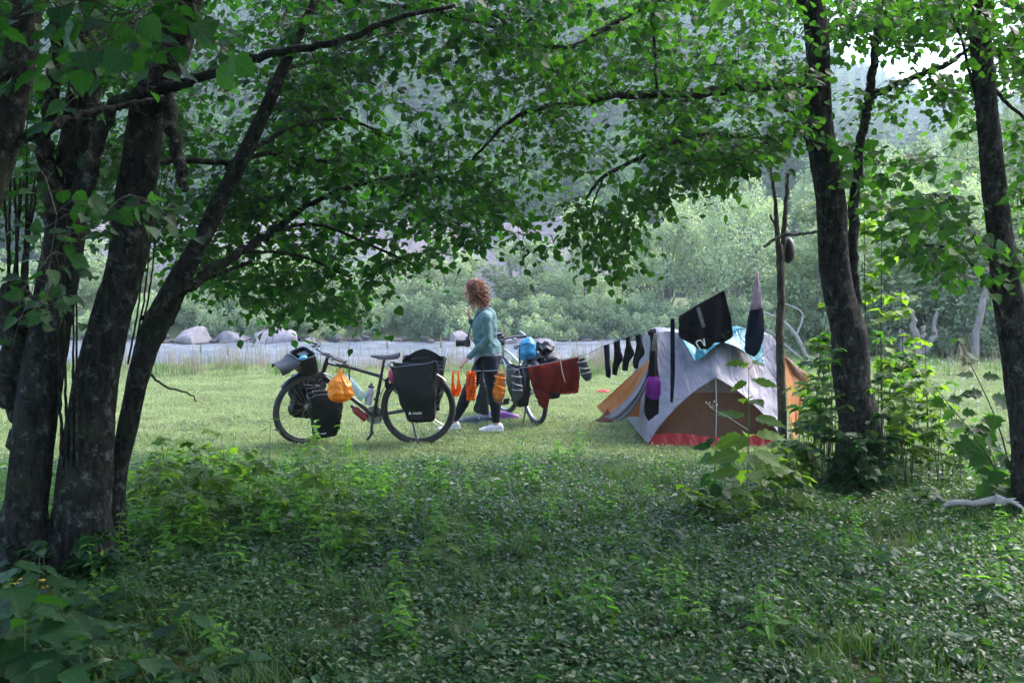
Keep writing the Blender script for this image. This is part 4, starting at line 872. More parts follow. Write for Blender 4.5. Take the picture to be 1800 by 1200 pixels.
# big leaved plants low on the left and along the bottom
bl = [(30, 1195, 3.5, .32, .20, 5), (95, 1150, 3.9, .26, .15, 6), (150, 1110, 4.2, .24, .12, 5), (0, 1120, 4.0, .36, .17, 4), (215, 1095, 4.4, .22, .10, 5), (60, 1080, 4.4, .30, .11, 5), (240, 1195, 3.6, .14, .13, 3), (330, 1130, 4.0, .22, .13, 3), (350, 1195, 3.6, .12, .13, 4), (420, 1190, 3.6, .12, .11, 3), (90, 1200, 3.45, .18, .17, 4), (140, 1170, 3.7, .2, .13, 5), (-40, 1180, 3.5, .34, .2, 4)]
for k, (px, py, Yd, hh, sz_, lv) in enumerate(bl):
    x = (px - 900) / FPX * Yd
    plant('broadleaf_plant', (x, Yd), hh, lv, sz_, 'long' if k % 3 else 'round', ['broad-leaved plant with the largest leaf in the bottom left corner', 'broad dark leaves just right of the corner plant', 'broad-leaved plant below the stoutest trunk', 'broad-leaved plant at the left edge above the corner', 'smaller broad-leaved plant right of the trunk foot', 'broad-leaved plant beside the yellow flowers', 'pale broad-leaved plant on the bottom edge near the left corner', 'plant with one raised drooping leaf in the lower left', 'flat broad-leaved plant on the bottom edge, second from the corner', 'flat small-leaved plant on the bottom edge, third from the corner', 'wide-leaved plant on the bottom edge in the corner', 'mid-sized broad-leaved plant between corner and trunk', 'broad-leaved plant cut off by the left edge at the bottom'][k], 'broad-leaved plants in the lower left', seed=900 + k, mat='leaf_left', droop=.35, wide=1.15, start=.3)
for k, (px, py, hh, sz_) in enumerate(((1655, 1165, .10, .13), (1575, 1160, .12, .10), (1560, 1010, .14, .10), (1500, 1040, .12, .10), (1740, 1100, .16, .10), (1630, 905, .18, .15), (1185, 985, .16, .09), (1130, 1000, .14, .10), (1240, 1010, .14, .09), (800, 1150, .12, .10), (1410, 1150, .1, .09))):
    plant('broadleaf_plant', gnd(px, py), hh, 3, sz_, 'long', ['pale flat-leaved plant in the bottom right corner', 'flat-leaved plant left of the pale corner one', 'leafy plant in the deep shade below the grey trunk', 'low plant in the shade, left of the one below the trunk', 'low plant near the right edge at the bottom', 'plant with a wide flat leaf left of the pale log', 'low plant with greyish leaves below the tall plant', 'low plant with one upturned leaf left of it', 'low plant right of the greyish-leaved one', 'small plant on the bottom edge below the bare soil', 'small plant in the shade on the bottom right'][k], 'low flat-leaved plants in the right foreground', seed=950 + k, mat='leaf_left', droop=.3, start=.5, pairs=2)
# yellow flowers
M['yellow'] = plain('yellow', (.75, .42, .02), .6, trans=.3)
for k, (px, py) in enumerate(((30, 1026), (41, 1018), (77, 1020), (79, 1032), (88, 1044))):
    p = at(px, py, 4.6); t = empty('yellow_flower', (p.x, p.y, hz(p.x, p.y)))
    hh = p.z - t.location.z; MB().tube([(0, 0, 0), (.01, 0, hh * .6), (0, 0, hh)], .0018, 5).build('stem', M['stem'], t)
    for q in range(4):
        a = q * PI / 2 + k; leaf_obj((0, 0, hh, math.cos(a), math.sin(a), .3, 0, 0, 1, .022, .5), M['yellow'], t, (0, 0, 0))
    tag(t, ['yellow flower nearest the left edge below the trunks', 'yellow flower just right of the one nearest the edge', 'upper yellow flower of the three close together', 'middle yellow flower of the three close together', 'lowest yellow flower of the three close together'][k], 'flower', 'yellow flowers at the foot of the left trunks')
M['greylog'] = plain('greylog', (.34, .31, .30), .85, scale=9, bmp=.5)
# pale log
lg = MB(); p = spline([tuple(at(1655, 890, 6.3)), tuple(at(1680, 882, 6.3)), tuple(at(1715, 884, 6.3)), tuple(at(1745, 878, 6.28)), tuple(at(1768, 884, 6.25))], 14)
lg.tube([tuple(q) for q in p], [.008, .014, .018, .019, .019, .02, .02, .021, .023, .024, .025, .026, .024, .018], 12)
for q in range(5):
    a = p[10] + np.array([0, -.02, .012 * q - .02]); b_ = p[13] + np.array([.05 + .02 * q, -.02, .035 - .022 * q]); lg.tube([tuple(a), tuple((a + b_) / 2 + np.array([0, -.01, .012])), tuple(b_)], [.016, .012, .004], 6)
lg.v = [tuple(np.array(q) + .003 * np.sin(np.array(q)[[1, 2, 0]] * 70)) for q in lg.v]
tag(lg.build('log', M['greylog']), 'pale bleached fallen branch lying in the plants near the far right tree', 'log')
# forked dead pole with a cross stick
t = empty('forked_pole', base(at(1380, 822, 8.3))); off = Matrix.Translation(-t.location)
def stick(pts, name, par, mat=M['dead'], n=10, sides=9):
    q = spline([(*at(a, b, c), d * c / FPX) for a, b, c, d in pts], n * 2); q[:, :3] += RS.randn(len(q), 3) * .0025
    return MB().tube([tuple(v[:3]) for v in q], list(q[:, 3]), sides, M=off).build(name, mat, par)
M['polebark'] = bark('polebark', (.055, .045, .036), (.13, .11, .09), .3, 0)
stick([(1376, 835, 8.3, 8.5), (1374, 700, 8.3, 8), (1371, 610, 8.3, 7.5), (1373, 520, 8.3, 7), (1372, 460, 8.3, 7), (1369, 430, 8.3, 6.5)], 'trunk', t, M['polebark'])
stick([(1372, 470, 8.3, 4), (1366, 410, 8.3, 4.5), (1362, 350, 8.3, 3.4), (1354, 292, 8.3, 2.6)], 'branch', t, M['polebark'])
stick([(1374, 470, 8.32, 4), (1379, 400, 8.32, 4.5), (1382, 350, 8.32, 4), (1385, 306, 8.32, 3.5)], 'branch', t, M['polebark'])
stick([(1364, 398, 8.3, 2), (1357, 386, 8.28, 1.8), (1354, 378, 8.27, 1.6)], 'branch', t, M['polebark'])
tag(t, 'bare dead pole forking into two prongs, standing in front of the tent', 'pole')
off = Matrix.Identity(4)
o = stick([(1343, 434, 8.2, 2.6), (1362, 420, 8.24, 2.8), (1380, 413, 8.25, 2.8), (1410, 411, 8.1, 2.6), (1440, 407, 7.8, 2.4)], 'cross_stick', None, M['polebark']); tag(o, 'thin dead stick laid across the forked pole', 'stick')
M['blackrub'] = plain('blackrub', (.012, .012, .014), .5)
hm = MB().ball((0, 0, 0), (.055, .075, .11), 16, 10); o = hm.build('hanging_pouch', M['blackrub']); o.location = at(1386, 440, 8.38); tag(o, 'black rounded pouch hanging behind the fork of the pole', 'pouch')
# dead twig poking out of the leaning trunk, and dead branches behind the tent
o = stick([(262, 655, 5.3, 2.5), (290, 678, 5.3, 2), (330, 690, 5.3, 1.6), (345, 705, 5.3, 1)], 'dead_twig', None, M['twig']); tag(o, 'thin bare twig sticking out right of the leaning trunk', 'twig')
M['greydead'] = plain('greydead', (.30, .27, .25), .9)
t = empty('dead_branch', base(at(1400, 650, 21.0))); off = Matrix.Translation(-t.location)
for q in ([(1430, 655, 21, 4), (1400, 590, 21, 3), (1370, 560, 21, 2), (1330, 545, 21, 1)], [(1420, 640, 21, 3), (1385, 610, 21, 2), (1350, 580, 21, 1.4), (1345, 600, 21, .8)], [(1400, 590, 21, 2), (1410, 550, 21, 1.5), (1370, 530, 21, 1)]): stick(q, 'branch', t, M['greydead'])
tag(t, 'tangle of bare grey dead branches behind the pole', 'branches')
# tall weeds sticking up against the river
for k, (px, top) in enumerate(((548, 570), (556, 566), (562, 575), (680, 586), (775, 588), (352, 605), (400, 612))):
    Yd = 17.5 + .3 * k; x = (px - 900) / FPX * Yd; h = (CAM.z - (top - 510) / FPX * Yd) - hz(x, Yd); t = empty('tall_weed', (x, Yd, hz(x, Yd)))
    MB().tube([(0, 0, 0), (.02, 0, h * .6), (0, 0, h)], [.006, .005, .004], 5).build('stem', M['stem'], t)
    m = MB(); rr = np.random.RandomState(k)
    for q in range(34): f = q / 34; a = q * 2.4; m.ball((.013 * math.cos(a), .013 * math.sin(a), h * (.62 + .38 * f)), .011 * (1.2 - .6 * f), 5, 4)
    M.setdefault('spike', plain('spike', (.26, .23, .13), .9)); m.build('flower_spike', M['spike'], t)
    tag(t, ['tallest pale flower spike above the handlebar bag', 'pale flower spike second tallest above the handlebar bag', 'pale flower spike right of the pair above the handlebar bag', 'pale flower spike between the two bicycle ends, before the river', 'pale flower spike left of the camera', 'dry weed left of the first boulder gap', 'dry weed below the low rounded boulder'][k], 'weed', 'tall flower spikes on the river bank')
# ------------------------------------------------------------------ bicycles
def solid(name, c, rough=.5, metal=0.0, **k): return plain(name, c, rough, metal, var=.12, **k)
M['tyre'] = solid('tyre', (.030, .029, .030), .85, bmp=.4); M['rim'] = solid('rim', (.05, .05, .055), .4, .6); M['rimsilver'] = solid('rimsilver', (.45, .46, .48), .35, .8)
M['frameblack'] = solid('frameblack', (.016, .017, .021), .3); M['framesilver'] = solid('framesilver', (.40, .42, .42), .35, .5); M['steel'] = solid('steel', (.40, .40, .42), .3, .9)
M['tarp'] = plain('tarp', (.006, .007, .008), .5, var=.4, scale=6, bmp=.2, spec=.28); M['tarpin'] = plain('tarpin', (.022, .026, .030), .6); M['bluegrey'] = plain('bluegrey', (.03, .045, .065), .5, spec=.3)
M['white'] = solid('white', (.75, .75, .75), .5); M['reflect'] = solid('reflect', (.8, .82, .85), .2)
def wheel(par, name, T_, rimm, seed=0, R_=.36):
    t = MB(); prof = []
    t.tube([((R_ - .024) * math.cos(a), 0, (R_ - .024) * math.sin(a)) for a in np.linspace(0, 2 * PI, 64, endpoint=False)], .025, 12, closed=True)
    rm = MB(); rm.tube([((R_ - .052) * math.cos(a), 0, (R_ - .052) * math.sin(a)) for a in np.linspace(0, 2 * PI, 64, endpoint=False)], .011, 8, closed=True)
    hub = MB(); hub.lathe([(.012, -.055), (.03, -.05), (.03, -.04), (.016, -.03), (.016, .03), (.03, .04), (.03, .05), (.012, .055)], 14, M=Matrix.Rotation(PI / 2, 4, 'X'))
    w_ = rm.build(name, rimm, par, mw=T_); t.build('tyre', M['tyre'], w_); hub.build('hub', M['steel'], w_)
    sp = MB()
    for k in range(32):
        a = 2 * PI * k / 32; s_ = 1 if k % 2 else -1; b = a + (.5 if (k // 2) % 2 else -.5)
        sp.tube([(.028 * math.cos(b), s_ * .045, .028 * math.sin(b)), ((R_ - .055) * math.cos(a), 0, (R_ - .055) * math.sin(a))], .0013, 3)
    tag(sp.build('spokes', M['steel'], w_, smooth=False), kind='stuff')
    return w_
def bicycle(label, mw, steer, framem, rimm, crank=-1.45, bars='flat'):
    root = empty('bicycle'); root.matrix_world = mw
    hb_, ht = Vector((.925, 0, .655)), Vector((.865, 0, .835)); ax = (ht - hb_).normalized()
    S = Matrix.Translation(hb_) @ Matrix.Rotation(steer, 4, ax) @ Matrix.Translation(-hb_)
    bb = Vector((.43, 0, .285)); st = Vector((.355, 0, .665)); tt = Vector((.87, 0, .80))
    f = MB(); f.tube([hb_, ht + ax * .01], .021, 12); f.tube([tt, (.62, 0, .745), st], .017, 12); f.tube([hb_ + ax * .03, bb], .020, 12); f.tube([bb, st, st + (st - bb).normalized() * .03], .017, 12)
    f.tube([bb - Vector((0, .035, 0)), bb + Vector((0, .035, 0))], .022, 12)
    for s_ in (-1, 1): f.tube([bb + Vector((0, .02 * s_, 0)), (.22, .05 * s_, .32), (0, .062 * s_, .36)], .0095, 8); f.tube([st, (.22, .05 * s_, .53), (0, .062 * s_, .36)], .0085, 8)
    fr = f.build('frame', framem, root)
    f = MB(); f.tube([hb_, hb_ + Vector((.018, 0, -.035))], .024, 10)
    for s_ in (-1, 1): f.tube([hb_ + Vector((.008, .05 * s_, -.02)), (.965, .062 * s_, .58), (1.055, .062 * s_, .36)], [.014, .012, .009], 8)
    f.tube([hb_ + Vector((.008, -.055, -.02)), hb_ + Vector((.008, .055, -.02))], .013, 8)
    f.build('fork', framem, root, mw=S)
    wheel(root, 'wheel', Matrix.Translation((0, 0, .36)), rimm); wheel(root, 'wheel', S @ Matrix.Translation((1.055, 0, .36)), rimm)
    h = MB(); top = ht + ax * .05; h.tube([ht, top], .017, 10); fw = top + Vector((.075, 0, .02)); h.tube([top, fw], .016, 8)
    bars_ = [(fw.x - .10, -.30, fw.z - .01), (fw.x - .03, -.17, fw.z + .005), tuple(fw), (fw.x - .03, .17, fw.z + .005), (fw.x - .10, .30, fw.z - .01)]
    h.tube([tuple(v) for v in spline(bars_, 18)], .011, 8)
    hbm = h.build('handlebar', M['frameblack'], root, mw=S)
    for s_ in (-1, 1):
        MB().tube([(fw.x - .055, .20 * s_, fw.z - .003), (fw.x - .10, .31 * s_, fw.z - .012)], .0165, 10).build('grip', M['blackrub'], hbm)
        MB().tube([(fw.x - .10, .305 * s_, fw.z - .012), (fw.x - .02, .325 * s_, fw.z + .02), (fw.x + .04, .32 * s_, fw.z + .05)], [.011, .012, .009], 8).build('bar_end', M['blackrub'] if framem is M['frameblack'] else M['steel'], hbm)
        l = MB(); l.box((fw.x - .03, .17 * s_, fw.z - .012), (.04, .03, .025), bev=.006); l.tube([(fw.x, .165 * s_, fw.z - .015), (fw.x + .02, .20 * s_, fw.z - .03), (fw.x - .02, .27 * s_, fw.z - .035)], .006, 6); l.build('brake_lever', M['steel'], hbm)
    c = MB()
    for s_ in (-1, 1): c.tube([tuple(v) for v in spline([(fw.x, .16 * s_, fw.z), (fw.x + .10, .10 * s_, fw.z + .03), (fw.x + .10, .02 * s_, fw.z - .10), (.93, .02 * s_, .70)], 12)], .0028, 5)
    c.build('cable', M['blackrub'], hbm)
    s_ = MB(); d = (st - bb).normalized(); sp = st + d * .17; s_.tube([st, sp], .0135, 10); s_.build('seat_post', M['frameblack'], root)
    def sad(u, v):
        x = -.145 + .27 * u; half = .070 * (1 - u) ** .75 + .017 + .012 * math.sin(PI * u); a = (v - .5) * 2; return (sp.x + x, half * a, sp.z + .050 - (.018 + .030 * (1 - u)) * a ** 4 + .018 * (1 - u) ** 3 - .010 * math.sin(PI * u) - .012 * u ** 6)
    sm = MB().grid(sad, 14, 10, -.010).build('saddle', M['blackrub'], root)
    rl = MB()
    for q in (-1, 1): rl.tube([(sp.x - .11, .03 * q, sp.z + .025), (sp.x - .06, .022 * q, sp.z), (sp.x + .05, .022 * q, sp.z), (sp.x + .11, .01 * q, sp.z + .025)], .0035, 5)
    rl.build('saddle_rails', M['steel'], sm)
    cr = MB(); cr.lathe([(.088, -.003), (.090, 0), (.088, .003)], 28, M=Matrix.Translation(bb + Vector((0, -.045, 0))) @ Matrix.Rotation(PI / 2, 4, 'X')); cs = cr.build('chainring', M['steel'], root)
    for q, a in ((1, crank), (-1, crank + PI)):
        e = bb + Vector((.172 * math.cos(a), .075 * q, .172 * math.sin(a))); MB().tube([bb + Vector((0, .055 * q, 0)), e], [.015, .011], 8, flat=.6).build('crank_arm', M['frameblack'], root)
        pd = MB().box((0, 0, 0), (.095, .075, .022), M=Matrix.Translation(e + Vector((0, .055 * q, 0))) @ Matrix.Rotation(.9, 4, 'Y'), bev=.005); pd.build('pedal', M['blackrub'], root)
    ch = MB(); loop = [(bb.x + .088 * math.cos(a), -.045, bb.z + .088 * math.sin(a)) for a in np.linspace(PI / 2, -PI / 2, 10)] + [(0, -.045, .36 - .10), (-.02, -.045, .26)] + [(.045 * math.cos(a), -.045, .36 + .045 * math.sin(a)) for a in np.linspace(-PI, -1.5 * PI, 6)]
    ch.tube(loop, .004, 5, closed=True); ch.build('chain', M['steel'], root)
    dr = MB(); dr.lathe([(.045, -.012), (.045, .012)], 16, M=Matrix.Translation((0, -.045, .36)) @ Matrix.Rotation(PI / 2, 4, 'X')); dr.tube([(0, -.05, .33), (.03, -.055, .26), (.01, -.055, .2)], .012, 6); dr.build('derailleur', M['steel'], root)
    for T_, cx, a0, a1 in ((Matrix.Identity(4), 0, -.35, 2.35), (S, 1.055, .75, 2.75)):
        mg = MB().grid(lambda u, v: (cx + .385 * math.cos(a0 + (a1 - a0) * u), .028 * (v - .5) * 2, .36 + .385 * math.sin(a0 + (a1 - a0) * u) - .012 * (2 * v - 1) ** 2), 24, 4, .003); mg.build('mudguard', M['frameblack'], root, mw=T_)
    rk = MB()
    for q in (-1, 1):
        rk.tube([(.16, .055 * q, .765), (-.24, .055 * q, .765)], .0055, 6); rk.tube([(-.05, .055 * q, .765), (0, .075 * q, .38)], .005, 6); rk.tube([(-.20, .055 * q, .765), (-.02, .075 * q, .38)], .005, 6); rk.tube([(.16, .055 * q, .765), (.33, .02 * q, .62)], .005, 6)
    for xx in (.16, .03, -.1, -.24): rk.tube([(xx, -.055, .765), (xx, .055, .765)], .005, 6)
    rk.build('rack', M['frameblack'], root)
    rk = MB()
    for q in (-1, 1): rk.tube([(.93, .095 * q, .60), (1.12, .095 * q, .60), (1.10, .09 * q, .52), (1.055, .075 * q, .37), (1.0, .09 * q, .52), (.93, .095 * q, .60)], .005, 6)
    rk.build('front_rack', M['frameblack'], root, mw=S)
    ks = MB(); ks.tube([(.07, .06, .30), (.02, .13, .12), (-.03, .19, -.005)], [.011, .009, .009], 8); ks.build('kickstand', M['frameblack'], root)
    return tag(root, label, 'bicycle', 'touring bicycles parked on the meadow'), S
def pannier(name, mw, w_top, w_bot, h, dep, label, flap=0.0, lx=0.0, group=None, logo=True, seed=0, side=1):
    """local x along the bicycle, y away from the wheel, z up; origin at the foot of the bag"""
    r = np.random.RandomState(seed)
    def ring(t, k=1.0, drop=0.0):
        w_ = (w_bot + (w_top - w_bot) * t ** .8) / 2 * k; d_ = dep / 2 * (.62 + .38 * min(1, t * 2.5)) * (1 - .35 * max(0, t - .75) / .25) * k; zc = h * t - drop; xc = lx * (1 - t); out = []
        for a in range(28):
            th = 2 * PI * a / 28; cx_ = math.copysign(abs(math.cos(th)) ** .45, math.cos(th)); sy_ = math.copysign(abs(math.sin(th)) ** .55, math.sin(th))
            wrn = .026 * mathutils.noise.noise(Vector((math.cos(th) * 2.2 + seed, math.sin(th) * 2.2, t * 4))) + .014 * mathutils.noise.noise(Vector((math.cos(th) * 6, math.sin(th) * 6 + seed, t * 9)))
            out.append((xc + (w_ + wrn) * cx_, (d_ + wrn) * sy_ + dep / 2, zc + .02 * t * math.cos(th * 2 + seed) * (t > .9)))
        return out
    m = MB(); levels = [0, .02, .08, .14, .2, .27, .35, .42, .5, .57, .65, .72, .8, .87, .92, 1.0]; V = []
    for t in levels: V += ring(t, .8 if t == 0 else 1)
    V += ring(.995, .93); V += ring(.8, .9); V += ring(.45, .88); F = [tuple(range(27, -1, -1))]; nl = len(levels) + 3
    for i in range(nl - 1): F += [(i * 28 + k, i * 28 + (k + 1) % 28, (i + 1) * 28 + (k + 1) % 28, (i + 1) * 28 + k) for k in range(28)]
    F.append(tuple((nl - 1) * 28 + k for k in range(28)))
    m.add(V, F); o = m.build(name, M['tarp'], None, ang=60); o.matrix_world = mw
    b = MB(); b.tube([tuple(Vector(q) + Vector((0, 0, .004))) for q in ring(1.0, 1.0)], .006, 5, closed=True); b.build('rim_binding', M['bluegrey'], o)
    b = MB(); sx = w_top / 2; b.grid(lambda u, v: (-sx * side - .012 * side * math.sin(PI * v), dep / 2 - .015 + .03 * u, h * (1 - .02) - .20 * v), 1, 8, .003); b.build('side_strap', M['bluegrey'], o)
    b = MB().box((0, .0, h * .78), (w_top * .6, .012, .05), bev=.003); b.build('hook_rail', M['blackrub'], o)
    if flap:
        def fl(u, v): a = (u - .5) * 2; return (sx * a * (1 - .25 * v * abs(a)), dep * .15 - .02 * v + .03 * math.sin(PI * u) * v, h - .01 + flap * v * (1 - .65 * abs(a) ** 1.3))
        b = MB().grid(fl, 16, 6, .004); b.build('flap', M['tarp'], o)
    return tag(o, label, 'pannier', group)
def logo(parent, size, x, y, z, txt='VAUDE', ry=0):
    cu = bpy.data.curves.new('lettering', 'FONT'); cu.body = txt; cu.size = size; cu.extrude = .0008; cu.shear = .15; cu.offset = .0006
    o = bpy.data.objects.new('lettering', cu); COL.objects.link(o); me = bpy.data.meshes.new_from_object(o); COL.objects.unlink(o); bpy.data.objects.remove(o); me.materials.clear(); o = link('lettering', me, M['white'], parent)
    o.matrix_local = Matrix.Translation((x, y, z)) @ Matrix.Rotation(PI, 4, 'Z') @ Matrix.Rotation(PI / 2, 4, 'X')
    m = MB(); s_ = size; m.add([(0, 0, 0), (.55 * s_, 0, 1.15 * s_), (1.1 * s_, 0, 0), (.75 * s_, 0, 0), (.55 * s_, 0, .45 * s_), (.38 * s_, 0, 0)], [(0, 1, 4, 5), (1, 2, 3, 4)]); e = m.build('emblem', M['white'], parent, smooth=False)
    e.matrix_local = Matrix.Translation((x + 1.5 * s_, y, z)) @ Matrix.Rotation(PI, 4, 'Z')

# first bicycle: heads left, bars turned towards the camera
b1p = Vector(((735 - 900) / FPX * 9.56, 9.56, 0)); MW1 = Matrix.Translation((b1p.x, b1p.y, hz(b1p.x, b1p.y) - .012)) @ Matrix.Rotation(PI + .02, 4, 'Z') @ Matrix.Rotation(math.radians(-3), 4, 'X')
bike1, S1 = bicycle('black touring bicycle standing side-on nearest the camera, loaded with open black bags', MW1, math.radians(36), M['frameblack'], M['rim'])
p = pannier('pannier', MW1 @ Matrix.Translation((.015, .08, .255)) @ Matrix.Rotation(math.radians(2), 4, 'Y'), .455, .23, .55, .17, 'big open black pannier on the camera side of the rear wheel, with white lettering', 0, -.055, 'black panniers on the black bicycle', seed=1, side=1)
logo(p, .026, .02, .160, .085); b = MB(); 
for q in range(3): b.box((.03 - .0 * q, .172, .30 - .018 * q), (.018 + .014 * (q != 1), .003, .012))
b.build('emblem', M['bluegrey'], p)
pannier('pannier', MW1 @ Matrix.Translation((-.05, -.08, .30)) @ Matrix.Rotation(PI, 4, 'Z'), .42, .27, .52, .17, 'open black pannier on the far side of the rear wheel with its flap standing up', .11, 0, 'black panniers on the black bicycle', seed=2)
p = pannier('pannier', MW1 @ S1 @ Matrix.Translation((1.0, .085, .12)) @ Matrix.Rotation(math.radians(-4), 4, 'Y'), .33, .22, .42, .15, 'smaller open black pannier on the camera side of the front wheel', 0, -.05, 'black panniers on the black bicycle', seed=3)
logo(p, .018, .04, .142, .05)
pannier('pannier', MW1 @ S1 @ Matrix.Translation((1.06, -.085, .22)) @ Matrix.Rotation(PI, 4, 'Z') @ Matrix.Rotation(math.radians(12), 4, 'Y'), .36, .22, .42, .15, 'open black pannier on the far side of the front wheel', 0, 0, 'black panniers on the black bicycle', seed=4)
# handlebar bag, lid hanging forward
HB = MW1 @ S1 @ Matrix.Translation((1.10, 0, .84)) @ Matrix.Rotation(math.radians(14), 4, 'Y')
hbg = empty('handlebar_bag'); hbg.matrix_world = HB
m = MB(); w_, d_, h_ = .30, .17, .15
def hring(k, z, kk=1): return [((d_ / 2) * kk * math.copysign(abs(math.cos(t)) ** .4, math.cos(t)), (w_ / 2) * kk * math.copysign(abs(math.sin(t)) ** .4, math.sin(t)), z) for t in np.linspace(0, 2 * PI, 24, endpoint=False)]
V = hring(0, -.1, .8) + hring(0, -.09, .93) + hring(0, .0) + hring(0, .08, 1.02) + hring(0, .08, .93) + hring(0, -.03, .88); F = [tuple(range(23, -1, -1))]
for i_ in range(5): F += [(i_ * 24 + k, i_ * 24 + (k + 1) % 24, (i_ + 1) * 24 + (k + 1) % 24, (i_ + 1) * 24 + k) for k in range(24)]
F.append(tuple(5 * 24 + k for k in range(24))); m.add(V, F); m.build('body', M['tarp'], hbg, ang=50)
MB().tube([tuple(q) for q in hring(0, .084, 1.0)], .007, 6, closed=True).build('rim_binding', M['bluegrey'], hbg)
MB().grid(lambda u, v: (.09 + .19 * v, (u - .5) * .31 * (1 - .15 * v * v), .075 - .05 * v + .05 * v * v - .07 * (abs(u - .5) * 2) ** 4 * v), 12, 8, .006).build('lid', M['tarp'], hbg)
MB().box((-.02, -.04, .06), (.09, .11, .008), bev=.003).build('inner_tray', M['bluegrey'], hbg)
tag(hbg, 'open black handlebar bag with its lid hanging forward, on the black bicycle', 'handlebar bag')
M['blue'] = plain('blue', (.03, .28, .42), .5); o = MB().ball((0, 0, 0), (.045, .03, .022), 12, 8).build('pouch', M['blue']); o.matrix_world = HB @ Matrix.Translation((.03, .07, .07)); tag(o, 'small bright blue item lying in the open handlebar bag', 'pouch')
# black phone or map case on the bars
# bottles
M['bottle'] = solid('bottle', (.52, .52, .66), .35); M['clear'] = plain('clear', (.50, .68, .70), .15, trans=.5); M['red'] = solid('red', (.24, .022, .026), .35)
def bottle(mw, label, body, prof, cap, capprof, nm='bottle'):
    o = MB().lathe(prof, 18).build(nm, body); o.matrix_world = mw; MB().lathe(capprof, 14).build('cap', cap, o); return tag(o, label, 'bottle')
bot = MW1 @ Matrix.Translation((.485, .0, .395)) @ Matrix.Rotation(math.radians(-11), 4, 'Y')
p = bottle(bot, 'white drinks bottle with a black top in its cage on the seat tube', M['bottle'], [(.001, 0), (.034, 0), (.036, .01), (.036, .07), (.032, .085), (.036, .10), (.036, .15), (.026, .168)], M['blackrub'], [(.028, .166), (.028, .185), (.012, .19), (.010, .21)])
c_ = MB()
for q in (-1, 1): c_.tube([tuple(v) for v in spline([(-.04, 0, .02), (.0, .04 * q, .02), (.035, .025 * q, .06), (.0, .04 * q, .11), (-.04, 0, .12)], 16)], .003, 5)
c_.build('bottle_cage', M['steel'], bike1, mw=Matrix.Translation((.485, .0, .395)) @ Matrix.Rotation(math.radians(-11), 4, 'Y'))
bottle(MW1 @ Matrix.Translation((.52, .045, .46)) @ Matrix.Rotation(math.radians(38), 4, 'Y'), 'clear pale teal water bottle behind the yellow bag', M['clear'], [(.001, 0), (.038, 0), (.04, .01), (.04, .2), (.034, .23), (.014, .26)], M['blue'], [(.016, .258), (.016, .285)])
bottle(MW1 @ Matrix.Translation((.50, .0, .25)) @ Matrix.Rotation(math.radians(48), 4, 'Y'), 'dark red fuel bottle strapped under the down tube', M['red'], [(.001, 0), (.034, 0), (.037, .008), (.037, .13), (.03, .155), (.013, .17)], M['blackrub'], [(.015, .168), (.015, .20)])
# u-lock on the bar and the yellow bag
g = MW1 @ S1 @ Vector((.86, .31, .90)); px_ = 605
lk = at(606, 642, g.y); u = MB(); s_ = .045
u.tube([tuple(v) for v in [(-.045, 0, -.20), (-.045, 0, -.03), (-.038, 0, .0), (0, 0, .015), (.038, 0, 0), (.045, 0, -.03), (.045, 0, -.20)]], .008, 8); u.tube([(-.07, 0, -.205), (.07, 0, -.205)], .014, 10)
o = u.build('bicycle_lock', M['blackrub']); o.location = (lk.x, g.y - .02, lk.z); tag(o, 'black shackle lock hanging from the near handlebar grip', 'lock')
M['bagyellow'] = plain('bagyellow', (.80, .30, .015), .35, var=.3, scale=9, trans=.35)
def bag(u, v):
    th = 2 * PI * u; prof = np.interp(v, [0, .12, .2, .35, .5, .75, .92, 1], [.012, .02, .030, .075, .105, .118, .085, .004]); zz = np.interp(v, [0, 1], [.02, -.285])
    q_ = mathutils.noise.noise(Vector((math.cos(th) * 2.2, math.sin(th) * 2.2, v * 2.4))); k = 1 + .30 * q_ + .22 * mathutils.noise.noise(Vector((math.cos(th) * 5 + v * 3, math.sin(th) * 5, v * 9))) * (1.1 - .7 * v) + .05 * math.sin(2 * th + 1)
    return (prof * k * math.cos(th) + .0 * v, prof * .8 * k * math.sin(th), zz + .012 * math.sin(3 * th) * v)
o = MB().grid(bag, 90, 40).build('plastic_bag', M['bagyellow'], ang=180); bp = at(598, 652, g.y - .04); o.location = bp; tag(o, 'bulging orange-yellow plastic bag hanging from the handlebar', 'bag')
M['pink'] = plain('pink', (.45, .04, .14), .6); o = MB().ball((0, 0, 0), (.045, .06, .075), 14, 10).build('saddle_pouch', M['pink']); o.matrix_world = MW1 @ Matrix.Translation((.24, .03, .68)); tag(o, 'pink pouch under the saddle of the black bicycle', 'pouch')
lt = MB().lathe([(.001, 0), (.026, .0), (.028, .02), (.001, .022)], 14).build('rear_light', M['reflect'], bike1, mw=Matrix.Translation((.285, .06, .79)) @ Matrix.Rotation(-PI / 2, 4, 'X'))
bk = MB()
for k in range(3): bk.tube([(.26 + .03 * math.cos(a) + .01 * k, .03 + .012 * k, .60 + .055 * math.sin(a)) for a in np.linspace(0, 2 * PI, 18, endpoint=False)], .006, 6, closed=True)
o = bk.build('cable_lock', M['blackrub']); o.matrix_world = MW1; tag(o, 'coiled dark cable lock wrapped round the seat tube', 'lock')

